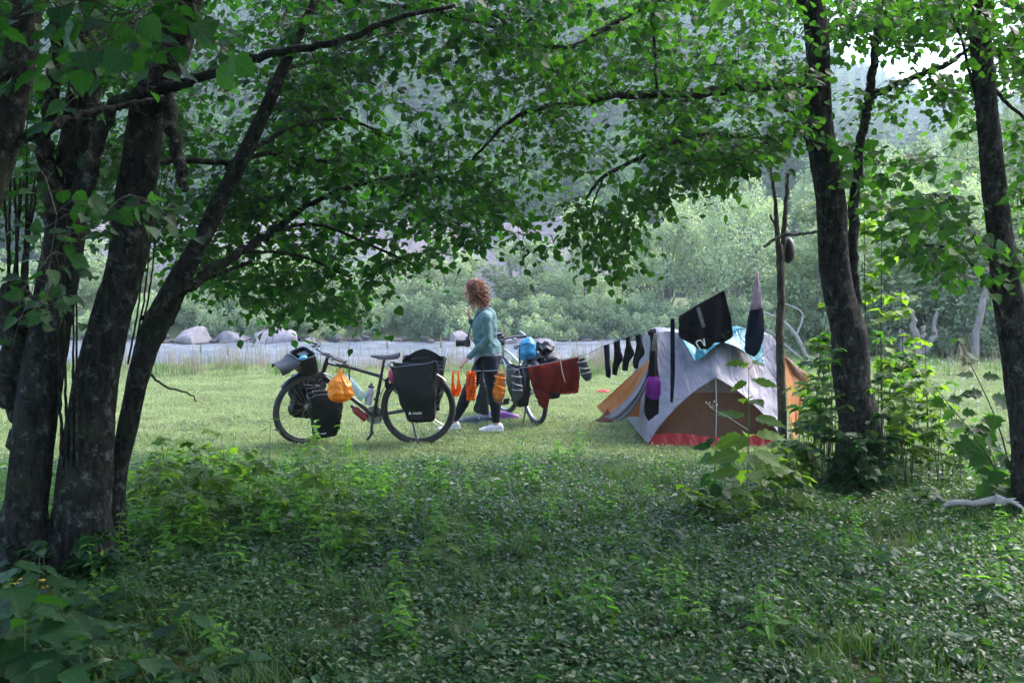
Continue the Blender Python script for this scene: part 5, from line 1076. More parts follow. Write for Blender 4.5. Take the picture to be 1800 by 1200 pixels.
# second bicycle: farther, heading away to the left
a_ = math.atan2(.98, -.36); b2p = at(944, 700, 11.0); MW2 = Matrix.Translation((b2p.x, 11.0, hz(b2p.x, 11.0) - .01)) @ Matrix.Rotation(a_, 4, 'Z') @ Matrix.Rotation(math.radians(-6), 4, 'X')
bike2, S2 = bicycle('silver touring bicycle behind the dark red shorts, heading away', MW2, math.radians(12), M['framesilver'], M['rimsilver'], crank=-.4)
pannier('pannier', MW2 @ Matrix.Translation((-.02, .085, .24)), .36, .26, .44, .18, 'black pannier on the left of the silver bicycle rear wheel', 0, 0, 'black panniers on the silver bicycle', seed=5)
pannier('pannier', MW2 @ Matrix.Translation((-.05, -.085, .28)) @ Matrix.Rotation(PI, 4, 'Z'), .36, .26, .44, .18, 'black pannier on the right of the silver bicycle rear wheel', .05, 0, 'black panniers on the silver bicycle', seed=6)
pannier('pannier', MW2 @ S2 @ Matrix.Translation((1.0, .085, .14)), .30, .22, .36, .15, 'black front pannier of the silver bicycle', 0, 0, 'black panniers on the silver bicycle', seed=7)
o = MB().box((0, 0, 0), (.20, .30, .14), bev=.03).build('handlebar_bag', M['tarp']); o.matrix_world = MW2 @ S2 @ Matrix.Translation((1.06, .04, .90)); tag(o, 'closed black handlebar bag on the silver bicycle', 'handlebar bag')
MB().box((0, 0, .075), (.19, .29, .012), bev=.005).build('lid', M['bluegrey'], o)
M['packblue'] = plain('packblue', (.01, .22, .42), .45, var=.3, scale=11)
o = MB().ball((0, 0, 0), (.10, .115, .15), 36, 24); V = np.array(o.v); V[:, 2] = np.where(V[:, 2] < -.1, -.1 + (V[:, 2] + .1) * .3, V[:, 2]); V += .006 * np.sin(V[:, [1, 2, 0]] * 60); o.v = [tuple(q) for q in V]
o = o.build('dry_bag', M['packblue'], ang=180); bb_ = at(928, 616, 11.0); o.location = bb_; tag(o, 'bright blue stuffed bag strapped behind the saddle of the silver bicycle', 'bag')
MB().tube([(-.10, -.03, -.05), (-.09, -.08, .06), (0, -.11, .09), (.09, -.08, .06), (.10, -.03, -.05)], .005, 6).build('strap', M['blackrub'], o)
o = MB().ball((0, 0, 0), (.16, .14, .12), 36, 24); V = np.array(o.v); V += .012 * np.sin(V[:, [2, 0, 1]] * 38); o.v = [tuple(q) for q in V]; o = o.build('duffel_bag', M['tarp'], ang=180); o.location = at(962, 636, 11.1); tag(o, 'black roll bag on the rear rack right of the blue bag', 'bag')
o = MB().ball((0, 0, 0), (.11, .09, .06), 40, 26); V = np.array(o.v); V += .016 * np.sin(V[:, [1, 2, 0]] * 75); o.v = [tuple(q) for q in V]; o = o.build('bundle', M['tarpin'], ang=180); o.location = at(957, 610, 11.05); tag(o, 'crumpled dark bundle on top of the black roll bag', 'bundle')

# ------------------------------------------------------------------ shoes on the grass
def shoe(px, py, Yd, rot, mat, label, ln=.27, sole='white', group=None, parent=None, mw=None):
    t = MB()
    def f(u, v):
        th = 2 * PI * u; y_ = v; hw = .046 * (math.sin(PI * min(1, .08 + y_ * .92)) ** .35) * (1 - .25 * math.exp(-((y_ - .35) / .18) ** 2)); hh = np.interp(y_, [0, .05, .2, .4, .65, .9, 1], [.05, .085, .09, .078, .055, .04, .01])
        c = math.cos(th); s_ = math.sin(th); return (ln * (y_ - .3), hw * c, max(0.012, .014 + hh * (s_ * .5 + .5)))
    t.grid(f, 18, 14); o = t.build('shoe', mat, parent)
    if mw is not None: o.matrix_local = mw
    else: p = at(px, py, Yd); o.location = (p.x, Yd, hz(p.x, Yd) + .002); o.rotation_euler = (0, 0, rot)
    s_ = MB(); s_.grid(lambda u, v: (ln * (v - .3) * 1.02, (u - .5) * .1 * (math.sin(PI * min(1, .08 + v * .92)) ** .35) * (1 - .2 * math.exp(-((v - .35) / .18) ** 2)), .018), 6, 12, -.02); s_.build('sole', M[sole], o)
    l = MB()
    for k in range(4): l.tube([(ln * (.22 + .07 * k), -.022, .082 - .009 * k), (ln * (.22 + .07 * k) + .01, .022, .084 - .009 * k)], .003, 5)
    l.build('laces', M['white'] if sole == 'white' else M['bluegrey'], o)
    if label: tag(o, label, 'shoe', group)
    return o
M['shoegrey'] = plain('shoegrey', (.05, .065, .085), .6); M['solegrey'] = solid('solegrey', (.10, .12, .14), .6); M['shoewhite'] = plain('shoewhite', (.62, .62, .66), .65); M['purple'] = plain('purple', (.30, .10, .42), .6)
shoe(831, 742, 10.9, 2.9, M['shoegrey'], 'dark blue-grey shoe on the grass, toe pointing left', sole='solegrey', group='pair of dark shoes on the grass')
shoe(852, 741, 11.05, 2.5, M['shoegrey'], 'dark blue-grey shoe tucked behind its mate on the grass', sole='solegrey', group='pair of dark shoes on the grass')
shoe(866, 738, 11.4, 2.9, M['purple'], 'purple shoe half hidden behind the standing leg', sole='purple', group='pair of purple shoes on the grass')
shoe(886, 739, 11.35, .3, M['purple'], 'purple shoe right of the standing leg', sole='purple', group='pair of purple shoes on the grass')
M['redcloth'] = plain('redcloth', (.62, .02, .02), .6, trans=.2)
o = MB().ball((0, 0, 0), (.10, .06, .025), 14, 8); V = np.array(o.v); V += .008 * np.sin(V[:, [1, 2, 0]] * 90); o.v = [tuple(q) for q in V]; o = o.build('red_cloth', M['redcloth']); q = at(1060, 692, 14.2); o.location = (q.x, 14.2, hz(q.x, 14.2) + .03); tag(o, 'small bright red cloth on the grass left of the tent', 'cloth')

# ------------------------------------------------------------------ the tent
TD = 9.35; S_ = FPX / TD
def tp(px, py, dy=0.0): return at(px, py, TD + dy)
def loft(rows, name, mat, parent, nu=24, nv=24, sag=0.0, fold=0.0, ff=9.0, thick=.004, fv=0.0):
    """rows of (left, right) points joined into one sheet of cloth, pulled into folds"""
    Lp = spline([tuple(q[0]) for q in rows], nv + 1); Rp = spline([tuple(q[1]) for q in rows], nv + 1)
    def f(u, v):
        j = min(nv, int(round(v * nv))); a = Lp[j]; b = Rp[j]; p = a + (b - a) * u
        e = math.sin(PI * u) * math.sin(PI * v); p = p + np.array([0, 1, 0]) * (sag * e + fold * (math.sin(ff * u * 2 * PI + fv * v * 6) + .5 * math.sin(ff * 1.7 * u * 2 * PI + 1 - fv * v * 4)) * (e ** .5 if e > 0 else 0))
        return tuple(p)
    return MB().grid(f, nu, nv, thick).build(name, mat, parent, ang=70)
def tentcloth(name, c, trans=.3, fold=.5):
    m, t, b, o = mk(name); tc = t.nodes.new('ShaderNodeTexCoord'); wv = N(t, 'ShaderNodeTexNoise', Scale=3.2, Detail=3, Distortion=1.5); mp = N(t, 'ShaderNodeMapping'); mp.inputs['Scale'].default_value = (3.2, 1, .8); mp.inputs['Rotation'].default_value = (0, .35, 0)
    t.links.new(tc.outputs['Object'], mp.inputs['Vector']); t.links.new(mp.outputs[0], wv.inputs['Vector']); col = mixc(t, ramp(t, noise(t, 5), .3, .7), tuple(q * .9 for q in c), c)
    t.links.new(col, b.inputs['Base Color']); b.inputs['Roughness'].default_value = .5; bump(t, b, wv.outputs['Fac'], fold, .05)
    tr = N(t, 'ShaderNodeBsdfTranslucent'); t.links.new(col, tr.inputs['Color']); mx = N(t, 'ShaderNodeMixShader'); mx.inputs[0].default_value = trans; t.links.new(b.outputs[0], mx.inputs[1]); t.links.new(tr.outputs[0], mx.inputs[2]); t.links.new(mx.outputs[0], o.inputs['Surface']); return m
M['fly'] = tentcloth('fly', (.215, .205, .245), .22); M['orange'] = tentcloth('orange', (.52, .20, .045), .35); M['rust'] = tentcloth('rust', (.14, .054, .028), .12, .25); M['tentfloor'] = tentcloth('tentfloor', (.34, .008, .010), .1, .7); M['mesh'] = tentcloth('mesh', (.15, .10, .09), .2, .2); M['flapgrey'] = tentcloth('flapgrey', (.20, .19, .22), .2); M['teal'] = tentcloth('teal', (.002, .17, .215), .1, .8)
root = empty('tent', base((tp(1262, 778).x, TD, 0)))
tent_parts = []
FL, FR = tp(1139, 779), tp(1384, 790, .02); AP = tp(1258, 663, .16); PK = tp(1258, 604, .42)
TL, TR = tp(1156, 592, .62), tp(1364, 602, .62)
def arch(t):     # pointed door arch from the left foot over the apex to the right foot
    lf = [tuple(FL), tuple(tp(1158, 750, .02)), tuple(tp(1186, 718, .06)), tuple(tp(1222, 686, .11)), tuple(AP)]; rt = [tuple(AP), tuple(tp(1294, 685, .11)), tuple(tp(1330, 716, .06)), tuple(tp(1362, 752, .02)), tuple(FR)]
    return Vector(spline(lf, 25)[int(round(t * 48))]) if t <= .5 else Vector(spline(rt, 25)[int(round((t - .5) * 48))])
def edge(t):     # outer edge of the fly: up the left corner, over the roof, down the right corner
    return Vector(spline([tuple(tp(1137, 778, .02)), tuple(tp(1143, 690, .30)), tuple(tp(1152, 630, .48)), tuple(TL), tuple(tp(1172, 583, .66)), tuple(tp(1215, 591, .54)), tuple(PK), tuple(tp(1302, 594, .54)), tuple(tp(1348, 588, .66)), tuple(TR), tuple(tp(1374, 640, .48)), tuple(tp(1381, 700, .30)), tuple(tp(1386, 789, .04))], 49)[int(round(t * 48))])
def flyf(u, v):
    a = arch(u); b = edge(u); p = a.lerp(b, v); e = math.sin(PI * v)
    p.y += .05 * e * math.sin(PI * min(1, abs(u - .5) * 2.2)); k = abs(u - .5)
    p.y += .012 * e * math.sin(u * 70) * math.exp(-((k - .12) / .12) ** 2) + .008 * e * math.sin(u * 46 + 5 * v)
    p.y -= .035 * math.exp(-(k / .018) ** 2) * (1 - .4 * v); return tuple(p)
MB().grid(flyf, 48, 14, .003).build('fly', M['fly'], None, ang=75)
tent_parts.append(bpy.context.scene.objects['fly'])
BK = 1.75
def bed(t): p = edge(t); q = Vector((p.x * .97 + .03 * root.location.x, TD + BK + (1 - p.z) * .35, p.z * .96)); return q
tent_parts.append(MB().grid(lambda u, v: tuple(edge(u).lerp(bed(u), v) + Vector((0, 0, .05 * math.sin(PI * v) * math.sin(PI * u)))), 48, 14, .003).build('fly', M['fly'], None, ang=75))
tent_parts.append(MB().grid(lambda u, v: tuple(bed(u).lerp(Vector((bed(.5).x, TD + BK + .3, .35)), v)), 48, 6, .003).build('fly', M['fly'], None, ang=75))
cen = tp(1262, 740, .10)
def inner(u, v, o=.03):
    a = arch(u) + Vector((0, o, -.005)); b = Vector((a.x * .2 + .8 * cen.x, a.y * .5 + (TD + .10) * .5, 0.0)); b.z = .01; b.x = a.x; p = a.lerp(b, v); p.y += .03 * math.sin(PI * v); return p
tent_parts.append(MB().grid(lambda u, v: tuple(inner(.02 + .96 * u, v)), 46, 14, .002).build('door_panel', M['rust'], None))
MS = lambda u, v: (lambda a: tuple(Vector((a.x, a.y + .012, max(a.z - v * (a.z - .50) if a.z > .50 else a.z, 0)))))(arch(.24 + .50 * u))
m = MB().grid(MS, 28, 6, .002).build('mesh_window', M['mesh'], None); tent_parts.append(m)
tent_parts.append(MB().grid(lambda u, v: (FL.x + .02 + (FR.x - FL.x - .04) * u, TD - .02 + .05 * v - .02 * math.sin(PI * u) + .006 * math.sin(u * 60), .010 + (.10 + .02 * math.sin(u * 9)) * v), 60, 4, .004).build('floor_tub', M['tentfloor'], None))
z_ = MB().tube([tuple(Vector((AP.x, AP.y - .004, AP.z - .01)).lerp(Vector((AP.x - .005, TD + .10, .08)), t) + Vector((0, -.03 * math.sin(PI * t), 0))) for t in np.linspace(0, 1, 12)], .003, 5); tent_parts.append(z_.build('zip', M['white'], None))
tent_parts.append(MB().tube([tuple(arch(t) + Vector((0, -.006, 0))) for t in np.linspace(0, 1, 49)], .0045, 6).build('door_piping', M['flapgrey'], None))
tent_parts.append(MB().tube([tuple(edge(t) + Vector((0, .005, 0))) for t in np.linspace(0, 1, 49)], .0055, 6).build('seam_tape', M['flapgrey'], None))
# side wings
w1 = [(tp(1141, 632, .55), tp(1143, 640, .50)), (tp(1095, 672, .60), tp(1138, 664, .45)), (tp(1065, 700, .62), tp(1118, 708, .45)), (tp(1049, 714, .62), tp(1068, 736, .5))]
tent_parts.append(loft([(a[0], a[1]) for a in w1], 'vestibule_flap', M['orange'], None, 10, 16, .03, .006, 2))
w2 = [(tp(1139, 645, .46), tp(1142, 660, .44)), (tp(1112, 690, .44), tp(1132, 690, .42)), (tp(1075, 725, .46), tp(1108, 728, .42)), (tp(1062, 732, .48), tp(1085, 742, .42))]
tent_parts.append(loft(w2, 'vestibule_flap', M['flapgrey'], None, 10, 14, -.03, .012, 2))
w3 = [(tp(1068, 718, .52), tp(1074, 728, .50)), (tp(1056, 732, .50), tp(1078, 741, .46)), (tp(1044, 739, .50), tp(1056, 742, .48))]
tent_parts.append(loft(w3, 'vestibule_flap', M['rust'], None, 6, 8))
w4 = [(tp(1137, 655, .9), tp(1150, 655, .9)), (tp(1118, 700, .85), tp(1148, 700, .85)), (tp(1104, 732, .8), tp(1146, 732, .8))]
tent_parts.append(loft(w4, 'inner_wall', M['orange'], None, 8, 10, 0, .006, 3))
w5 = [(tp(1376, 627, .55), tp(1382, 628, .56)), (tp(1380, 650, .55), tp(1400, 646, .70)), (tp(1384, 690, .50), tp(1422, 664, .80)), (tp(1390, 745, .45), tp(1412, 690, .72)), (tp(1398, 780, .40), tp(1404, 745, .55))]
tent_parts.append(loft(w5, 'vestibule_flap', M['orange'], None, 10, 18, .05, .010, 3))
w6 = [(tp(1380, 628, .57), tp(1384, 628, .6)), (tp(1392, 650, .66), tp(1404, 644, .75)), (tp(1402, 685, .75), tp(1424, 664, .86)), (tp(1404, 700, .72), tp(1410, 690, .8))]
tent_parts.append(loft(w6, 'vestibule_flap', M['rust'], None, 8, 12, -.03))
for q in tent_parts: q.parent = root; q.matrix_parent_inverse = Matrix.Translation(-root.location)
for k, (a, b) in enumerate(((tp(1044, 740, .5), (1036, 752)), (tp(1139, 778), (1130, 784)))):
    g = gnd(*b); MB().tube([tuple(a), (g.x, g.y, hz(g.x, g.y))], .003, 5).build('guy_line', M['redcloth'], root).matrix_parent_inverse = Matrix.Translation(-root.location)
tag(root, 'small grey and orange tent with a red groundsheet and brown arched door', 'tent')
for q in tent_parts[:3]:
    tx = bpy.data.textures.get('fly folds') or bpy.data.textures.new('fly folds', 'CLOUDS'); tx.noise_scale = .11; tx.noise_depth = 3; d_ = q.modifiers.new('folds', 'DISPLACE'); d_.texture = tx; d_.texture_coords = 'GLOBAL'; d_.strength = .035; d_.mid_level = .5
# teal towel over the roof
tw = MB()
def towel(u, v):
    x = 1203 + 138 * u; top = edge((x - 1137) / 277 * .58 + .20); yb = np.interp(u, [0, .15, .40, .50, .62, 1], [596, 636, 608, 600, 606, 644]); yt = np.interp(u, [0, .5, .72, 1], [584, 590, 578, 584])
    dy = .46 - .12 * v + .10 * (1 - v); p = at(x + 6 * v * (u - .5), yt + (yb - yt) * v, TD + dy - .05); p.z += .008 * math.sin(20 * u + 6 * v); return tuple(p)
tw.grid(towel, 26, 10, .005); o = tw.build('towel', M['teal']); tag(o, 'bright teal towel draped over the tent roof', 'towel')
tw = MB().grid(lambda u, v: tuple(Vector(towel(u, 0)) + Vector((0, .5 * v, .02 * math.sin(PI * v) - .02 * v))), 26, 8, .005); e = tw.build('towel_back', M['teal'], None); e.parent = o

# ------------------------------------------------------------------ clothes line
line_px = [(766, 648, 9.5), (800, 651, 9.35), (870, 651, 9.2), (925, 645, 9.1), (1020, 626, 8.95), (1060, 609, 8.88), (1150, 573, 8.72), (1200, 549, 8.64), (1272, 510, 8.52), (1330, 476, 8.4), (1374, 448, 8.3)]
LP = spline([tuple(at(*q)) for q in line_px], 120)
tag(MB().tube([tuple(q) for q in LP], .0030, 5).build('clothes_line', plain('cord', (.28, .29, .32), .7)), 'thin cord strung from the rear bag to the forked pole', 'clothes line')
def crumple(o, strength, scale, sub=0):
    if sub: sm_ = o.modifiers.new('finer', 'SUBSURF'); sm_.levels = sub; sm_.render_levels = sub
    tx = bpy.data.textures.get('folds%g' % scale)
    if tx is None: tx = bpy.data.textures.new('folds%g' % scale, 'CLOUDS'); tx.noise_scale = scale; tx.noise_depth = 2
    d = o.modifiers.new('crumple', 'DISPLACE'); d.texture = tx; d.texture_coords = 'GLOBAL'; d.strength = strength; d.mid_level = .5
def on_line(px):
    q = np.array([(900 + FPX * (p[0] / (p[1] * CP - (p[2] - CAM.z) * SP))) for p in LP]); i = int(np.argmin(np.abs(q - px))); return LP[i]
def hang(rows, name, mat, label, cat, group=None, nu=12, nv=16, th=.02, dy=0.0, folds=.01, ff=2.0, parent=None, pk=.7):
    """a hanging garment with a front and a back: rows of edges at the line's own distance"""
    Yd = float(on_line(rows[0][0])[1]) + dy; Lp = spline([tuple(at(a, b, Yd)) for a, b, c, d in rows], nv + 1); Rp = spline([tuple(at(c, d, Yd)) for a, b, c, d in rows], nv + 1); m = MB()
    def f(u, v):
        j = int(round(v * nv)); th_ = 2 * PI * u; a = (math.cos(th_) + 1) / 2; p = Lp[j] + (Rp[j] - Lp[j]) * a
        e = th * math.sin(th_) * (.15 + .85 * math.sin(PI * min(1, .08 + v * .9)) ** pk); p = p + np.array([0, -1, 0]) * (e + folds * math.sin(ff * a * 2 * PI + 3 * v) * v ** .5); return tuple(p)
    m.grid(f, nu * 2, nv)
    o = m.build(name, mat, parent, ang=80); crumple(o, .018 if nu > 8 else .008, .07, 1)
    if label: tag(o, label, cat, group)
    return o
def cloth(name, c, trans=.15, rough=.85, var=.35): return plain(name, c, rough, var=var, scale=20, bmp=.3, trans=trans, spec=.2)
M['darkred'] = cloth('darkred', (.17, .022, .018), .35); M['black'] = cloth('blackcloth', (.008, .008, .011), .02); M['navy'] = cloth('navy', (.008, .014, .035), .03); M['orangecl'] = cloth('orangecl', (.85, .16, .01), .35, .5); M['greydark'] = cloth('greydark', (.025, .028, .032)); M['lilac'] = cloth('lilac', (.45, .38, .45), .4); M['violet'] = cloth('violet', (.20, .03, .26), .3); M['greystrap'] = cloth('greystrap', (.28, .28, .30)); M['cream'] = cloth('cream', (.50, .40, .30)); M['browncl'] = cloth('browncl', (.28, .11, .05)); M['greysole'] = solid('greysole', (.035, .045, .045), .8)
# orange strappy pair
t = hang([(795, 651, 799, 651), (794, 668, 798, 668), (793, 684, 801, 684), (797, 697, 803, 696)], 'swim_top', M['orangecl'], 'orange swim top hanging by two straps, leftmost on the line', 'swim top', th=.012)
hang([(804, 652, 808, 652), (804, 668, 808, 668), (801, 684, 812, 684), (799, 696, 806, 696)], 'cup', M['orangecl'], None, None, th=.012, parent=t)
m = MB(); m.tube([tuple(at(797, 654, 9.3)), tuple(at(806, 654, 9.3))], .004, 5); m.build('strap', M['orangecl'], t)
# frilly orange top
t = empty('ruffled_top', tuple(at(828, 700, 9.27))); off = Matrix.Translation(-t.location)
m = MB()
for k in range(9): yy = 656 + 5.5 * k; hw = 8.5 - .35 * abs(k - 4); m.tube([tuple(at(828 + hw * a, yy + 2.4 * math.sin(9 * a + k), 9.27 + .012 * math.cos(7 * a + k))) for a in np.linspace(-1, 1, 16)], .010, 6, M=off, flat=1.6)
m.build('ruffles', M['orangecl'], t)
m = MB()
for s_ in (-1, 1): m.tube([tuple(v) for v in spline([tuple(at(828 + 2 * s_, 651, 9.26)), tuple(at(828 + 9 * s_, 655, 9.25)), tuple(at(828 + 4 * s_, 668, 9.25)), tuple(at(828 + 11 * s_, 680, 9.26))], 14)], .004, 5, M=off)
m.tube([tuple(v) for v in spline([tuple(at(819, 684, 9.27)), tuple(at(823, 692, 9.27)), tuple(at(833, 690, 9.27)), tuple(at(832, 712, 9.27))], 14)], .0025, 5, M=off)
m.build('straps', M['browncl'], t)
tag(t, 'orange ruffled swim top with dangling brown straps', 'swim top')
# dark drawstring bag garment
t = hang([(846, 651, 849, 651), (843, 672, 851, 672), (840, 690, 855, 690), (834, 710, 858, 708), (833, 722, 860, 724), (848, 729, 858, 729)], 'dark_shorts', M['greydark'], 'dark limp swimwear hanging in front of the walking legs', 'swimwear', th=.02)
hang([(847, 652, 849, 652), (849, 672, 852, 672), (850, 680, 854, 680)], 'strap', M['greystrap'], None, None, th=.006, parent=t)
# sandals
def sandal(cx_, y0, y1, w_, ang, body, sole, label, strap):
    Yd = float(on_line(cx_)[1]) - .01; h = (y1 - y0) / FPX * Yd; W_ = w_ / FPX * Yd; t = empty('sandal', tuple(at(cx_, y0, Yd))); t.rotation_euler = (0, ang, 0)
    def f(u, v):
        th = 2 * PI * u; r_ = W_ / 2 * (math.sin(PI * min(1, .05 + v * .93)) ** .45) * (1 - .22 * math.exp(-((v - .38) / .16) ** 2)) * (.86 + .2 * v); return (r_ * math.cos(th), .012 * math.sin(th) + .01 * math.sin(PI * v), -h * v)
    MB().grid(f, 22, 18).build('sole', sole, t)
    MB().grid(lambda u, v: tuple(Vector(f(u, v)) * .78 + Vector((0, -.012, -h * .10))), 22, 18).build('footbed', body, t)
    m = MB()
    for a, b in ((.10, .16), (.34, .5), (.62, .66)): m.tube([tuple(v) for v in spline([(-W_ * .40, -.004, -h * a), (-.1 * W_, -.035, -h * (a + b) / 2), (W_ * .40, -.004, -h * b)], 10)], .009, 6, flat=.5)
    m.tube([tuple(v) for v in spline([(-W_ * .2, 0, 0), (-W_ * .1, -.01, .03), (W_ * .2, -.01, .02), (W_ * .25, 0, -.01)], 10)], .004, 5); m.build('straps', strap, t)
    return tag(t, label, 'sandal', 'sandals pegged on the line')
M['orangecl2'] = cloth('orangecl2', (.80, .25, .04), .3)
sandal(880, 656, 708, 25, .10, M['orangecl2'], M['browncl'], 'orange and brown sandal hanging in front of the silver bicycle', M['orangecl2'])
sandal(908, 655, 702, 22, -.05, M['greysole'], M['greysole'], 'black sandal with a pale pink strap, right of the orange sandal', M['lilac'])
sandal(1022, 630, 671, 22, -.32, M['greysole'], M['greysole'], 'dark grey sandal sole right of the dark red shorts', M['greystrap'])
# dark red shorts
t = hang([(927, 645, 1017, 626), (930, 660, 1018, 642), (934, 676, 1019, 660), (937, 684, 1018, 676), (939, 690, 1016, 690)], 'shorts', M['darkred'], 'dark red shorts pegged over the line with one leg hanging lower', 'shorts', th=.02, nu=22, nv=14, folds=.022, ff=3)
hang([(937, 682, 966, 688), (941, 696, 966, 700), (948, 710, 964, 710), (954, 717, 963, 716)], 'trouser_leg', M['darkred'], None, None, th=.018, parent=t, pk=.4)
hang([(980, 690, 1015, 688), (984, 693, 1014, 691)], 'trouser_leg', M['darkred'], None, None, th=.012, nv=4, parent=t)
m = MB(); m.tube([tuple(at(985, 633, 8.92)), tuple(at(988, 652, 8.90)), tuple(at(993, 671, 8.91))], .0045, 5, flat=.6); m.build('drawstring', M['cream'], t)
# socks
for k, (rows, lb) in enumerate((([(1061, 607, 1071, 604), (1062, 624, 1072, 622), (1063, 640, 1072, 640), (1064, 652, 1074, 653), (1065, 662, 1073, 665)], 'leftmost of the four black socks, thin and straight'), ([(1078, 600, 1090, 595), (1079, 616, 1091, 614), (1079, 628, 1095, 630), (1076, 645, 1088, 643), (1076, 658, 1084, 660)], 'second black sock from the left on the line'),
    ([(1099, 594, 1107, 591), (1100, 607, 1109, 604), (1097, 620, 1115, 622), (1094, 638, 1107, 634), (1094, 651, 1103, 652)], 'third black sock from the left, heel turned right'), ([(1117, 590, 1127, 587), (1118, 605, 1129, 602), (1116, 618, 1133, 621), (1112, 634, 1124, 634), (1113, 646, 1121, 648)], 'rightmost of the four black socks, next to the long dark trousers'))):
    hang(rows, 'sock', M['black'] if k else M['navy'], lb, 'sock', 'socks on the line', nu=8, th=.018)
# long dark trousers with violet pouch
t = hang([(1141, 580, 1153, 577), (1143, 610, 1156, 608), (1140, 640, 1156, 640), (1136, 670, 1160, 668), (1133, 700, 1159, 700), (1132, 725, 1158, 722), (1140, 740, 1157, 726)], 'long_trousers', M['black'], 'long black trousers hanging with a violet pouch in front', 'trousers', th=.03, dy=-.02)
hang([(1138, 583, 1152, 577), (1140, 590, 1153, 584)], 'waistband', M['greydark'], None, None, th=.03, parent=t, nv=4, dy=-.02)
hang([(1149, 585, 1153, 585), (1146, 600, 1153, 600), (1145, 616, 1152, 616)], 'strap', M['greystrap'], None, None, th=.008, parent=t, dy=-.07)
t = hang([(1139, 662, 1155, 661), (1135, 672, 1161, 671), (1135, 686, 1162, 685), (1137, 697, 1160, 696), (1143, 702, 1155, 702)], 'pouch', M['violet'], 'violet rounded pouch hanging in front of the long black trousers', 'pouch', th=.03, dy=-.085)
hang([(1178, 560, 1186, 560), (1178, 610, 1186, 610), (1178, 660, 1186, 660), (1178, 707, 1183, 707)], 'belt', M['navy'], 'long narrow navy strap hanging straight down before the tent', 'strap', th=.005, nu=4)
# black shorts
t = hang([(1193, 556, 1272, 509), (1193, 565, 1280, 540), (1193, 580, 1285, 558), (1193, 592, 1287, 578), (1206, 600, 1287, 592), (1218, 606, 1272, 601)], 'black_shorts', M['black'], 'wide black shorts pegged high on the line above the tent', 'shorts', th=.03, nu=22, folds=.026, ff=3)
hang([(1214, 596, 1262, 594), (1219, 606, 1252, 606), (1228, 613, 1244, 614)], 'trouser_leg', M['black'], None, None, th=.02, parent=t, nv=6)
Yd = float(on_line(1235)[1])
MB().grid(lambda u, v: tuple(at(1224 + 6 * u + 10 * v, 541 + 35 * v - 2 * u, Yd - .045)), 3, 8, .004).build('grey_stripe', M['greystrap'], t)
MB().tube([tuple(v) for v in spline([tuple(at(a, b, Yd - .05)) for a, b in ((1231, 614), (1224, 602), (1232, 598), (1239, 608), (1237, 595))], 18)], .006, 6).build('drawstring', M['white'], t)
# two tone bag
t = hang([(1328, 477, 1332, 477), (1325, 500, 1336, 498), (1322, 520, 1338, 518), (1319, 536, 1339, 535), (1318, 545, 1341, 541)], 'net_bag', M['lilac'], 'tall two-tone bag, pale lilac above and navy-black below, hanging near the pole', 'bag', th=.03)
hang([(1318, 544, 1341, 540), (1314, 560, 1343, 560), (1311, 585, 1343, 585), (1309, 605, 1338, 607), (1310, 619, 1329, 624), (1318, 624, 1325, 627)], 'bag_bottom', M['navy'], None, None, th=.045, parent=t)
# ------------------------------------------------------------------ the walking woman
WD = 10.36
def J(px, py, dy=0.0): return at(px, py, WD + dy)
def cap(m, a, ra, b, rb, n=14, k=9, sx=1.0, sy=1.0):
    """tapered capsule from joint to joint"""
    a = Vector(a); b = Vector(b); ax = (b - a); L = ax.length; q = Vector((0, 0, 1)).rotation_difference(ax.normalized()) if L > 1e-6 else Quaternion()
    V = []; prof = [(ra * math.sin(t), -ra * math.cos(t)) for t in np.linspace(.15, PI / 2, k // 2)] + [(rb * math.sin(t), L - rb * math.cos(t)) for t in np.linspace(PI / 2, PI - .15, k // 2)]
    m.lathe(prof, n, M=Matrix.Translation(a) @ q.to_matrix().to_4x4()); return m
def skin_build(m, name, mat, parent, vox=.007, smooth=6, sub=0):
    o = m.build(name, mat, parent)
    r = o.modifiers.new('remesh', 'REMESH'); r.mode = 'VOXEL'; r.voxel_size = vox; r.use_smooth_shade = True
    s_ = o.modifiers.new('smooth', 'SMOOTH'); s_.factor = .5; s_.iterations = smooth
    return o
M['skin'] = plain('skin', (.50, .26, .19), .5, var=.12, trans=.08); M['hair'] = plain('hair', (.30, .125, .070), .5, var=.5, scale=30, trans=.3); M['shirt'] = plain('shirt', (.060, .135, .140), .8, var=.25, scale=5, bmp=.8); M['legging'] = plain('legging', (.006, .007, .016), .8, var=.3, bmp=.2, spec=.2); M['undershirt'] = plain('undershirt', (.15, .16, .20), .8); M['lips'] = plain('lips', (.35, .10, .09), .5); M['dark'] = plain('dark', (.01, .008, .008), .3)
fx = J(862, 762); root = empty('person', (fx.x, WD, hz(fx.x, WD))); OFF = Matrix.Translation(-root.location)
P_ = lambda *a: OFF @ J(*a)
# body (head, neck, hands, trunk, legs as one skin)
b = MB(); hd = P_(831, 511)
up = Vector((-.55, 0, 1)).normalized(); fw = Vector((-1, 0, -.55)).normalized()
HM = Matrix.Translation(hd) @ Matrix(((fw.x, 0, up.x, 0), (0, -1, 0, 0), (fw.z, 0, up.z, 0), (0, 0, 0, 1)))     # local x forward, z to the crown
b.ball((-.012, 0, .018), (.092, .073, .090), 20, 14, HM); b.ball((.022, 0, -.035), (.060, .055, .072), 18, 12, HM); b.ball((.052, 0, -.083), (.024, .026, .020), 12, 8, HM)
cap(b, HM @ Vector((.080, 0, .000)), .009, HM @ Vector((.100, 0, -.028)), .011); b.ball((.080, 0, -.050), (.013, .020, .007), 10, 8, HM); b.ball((.079, 0, -.062), (.012, .018, .008), 10, 8, HM)
b.ball((.070, 0, .020), (.016, .045, .012), 10, 8, HM)
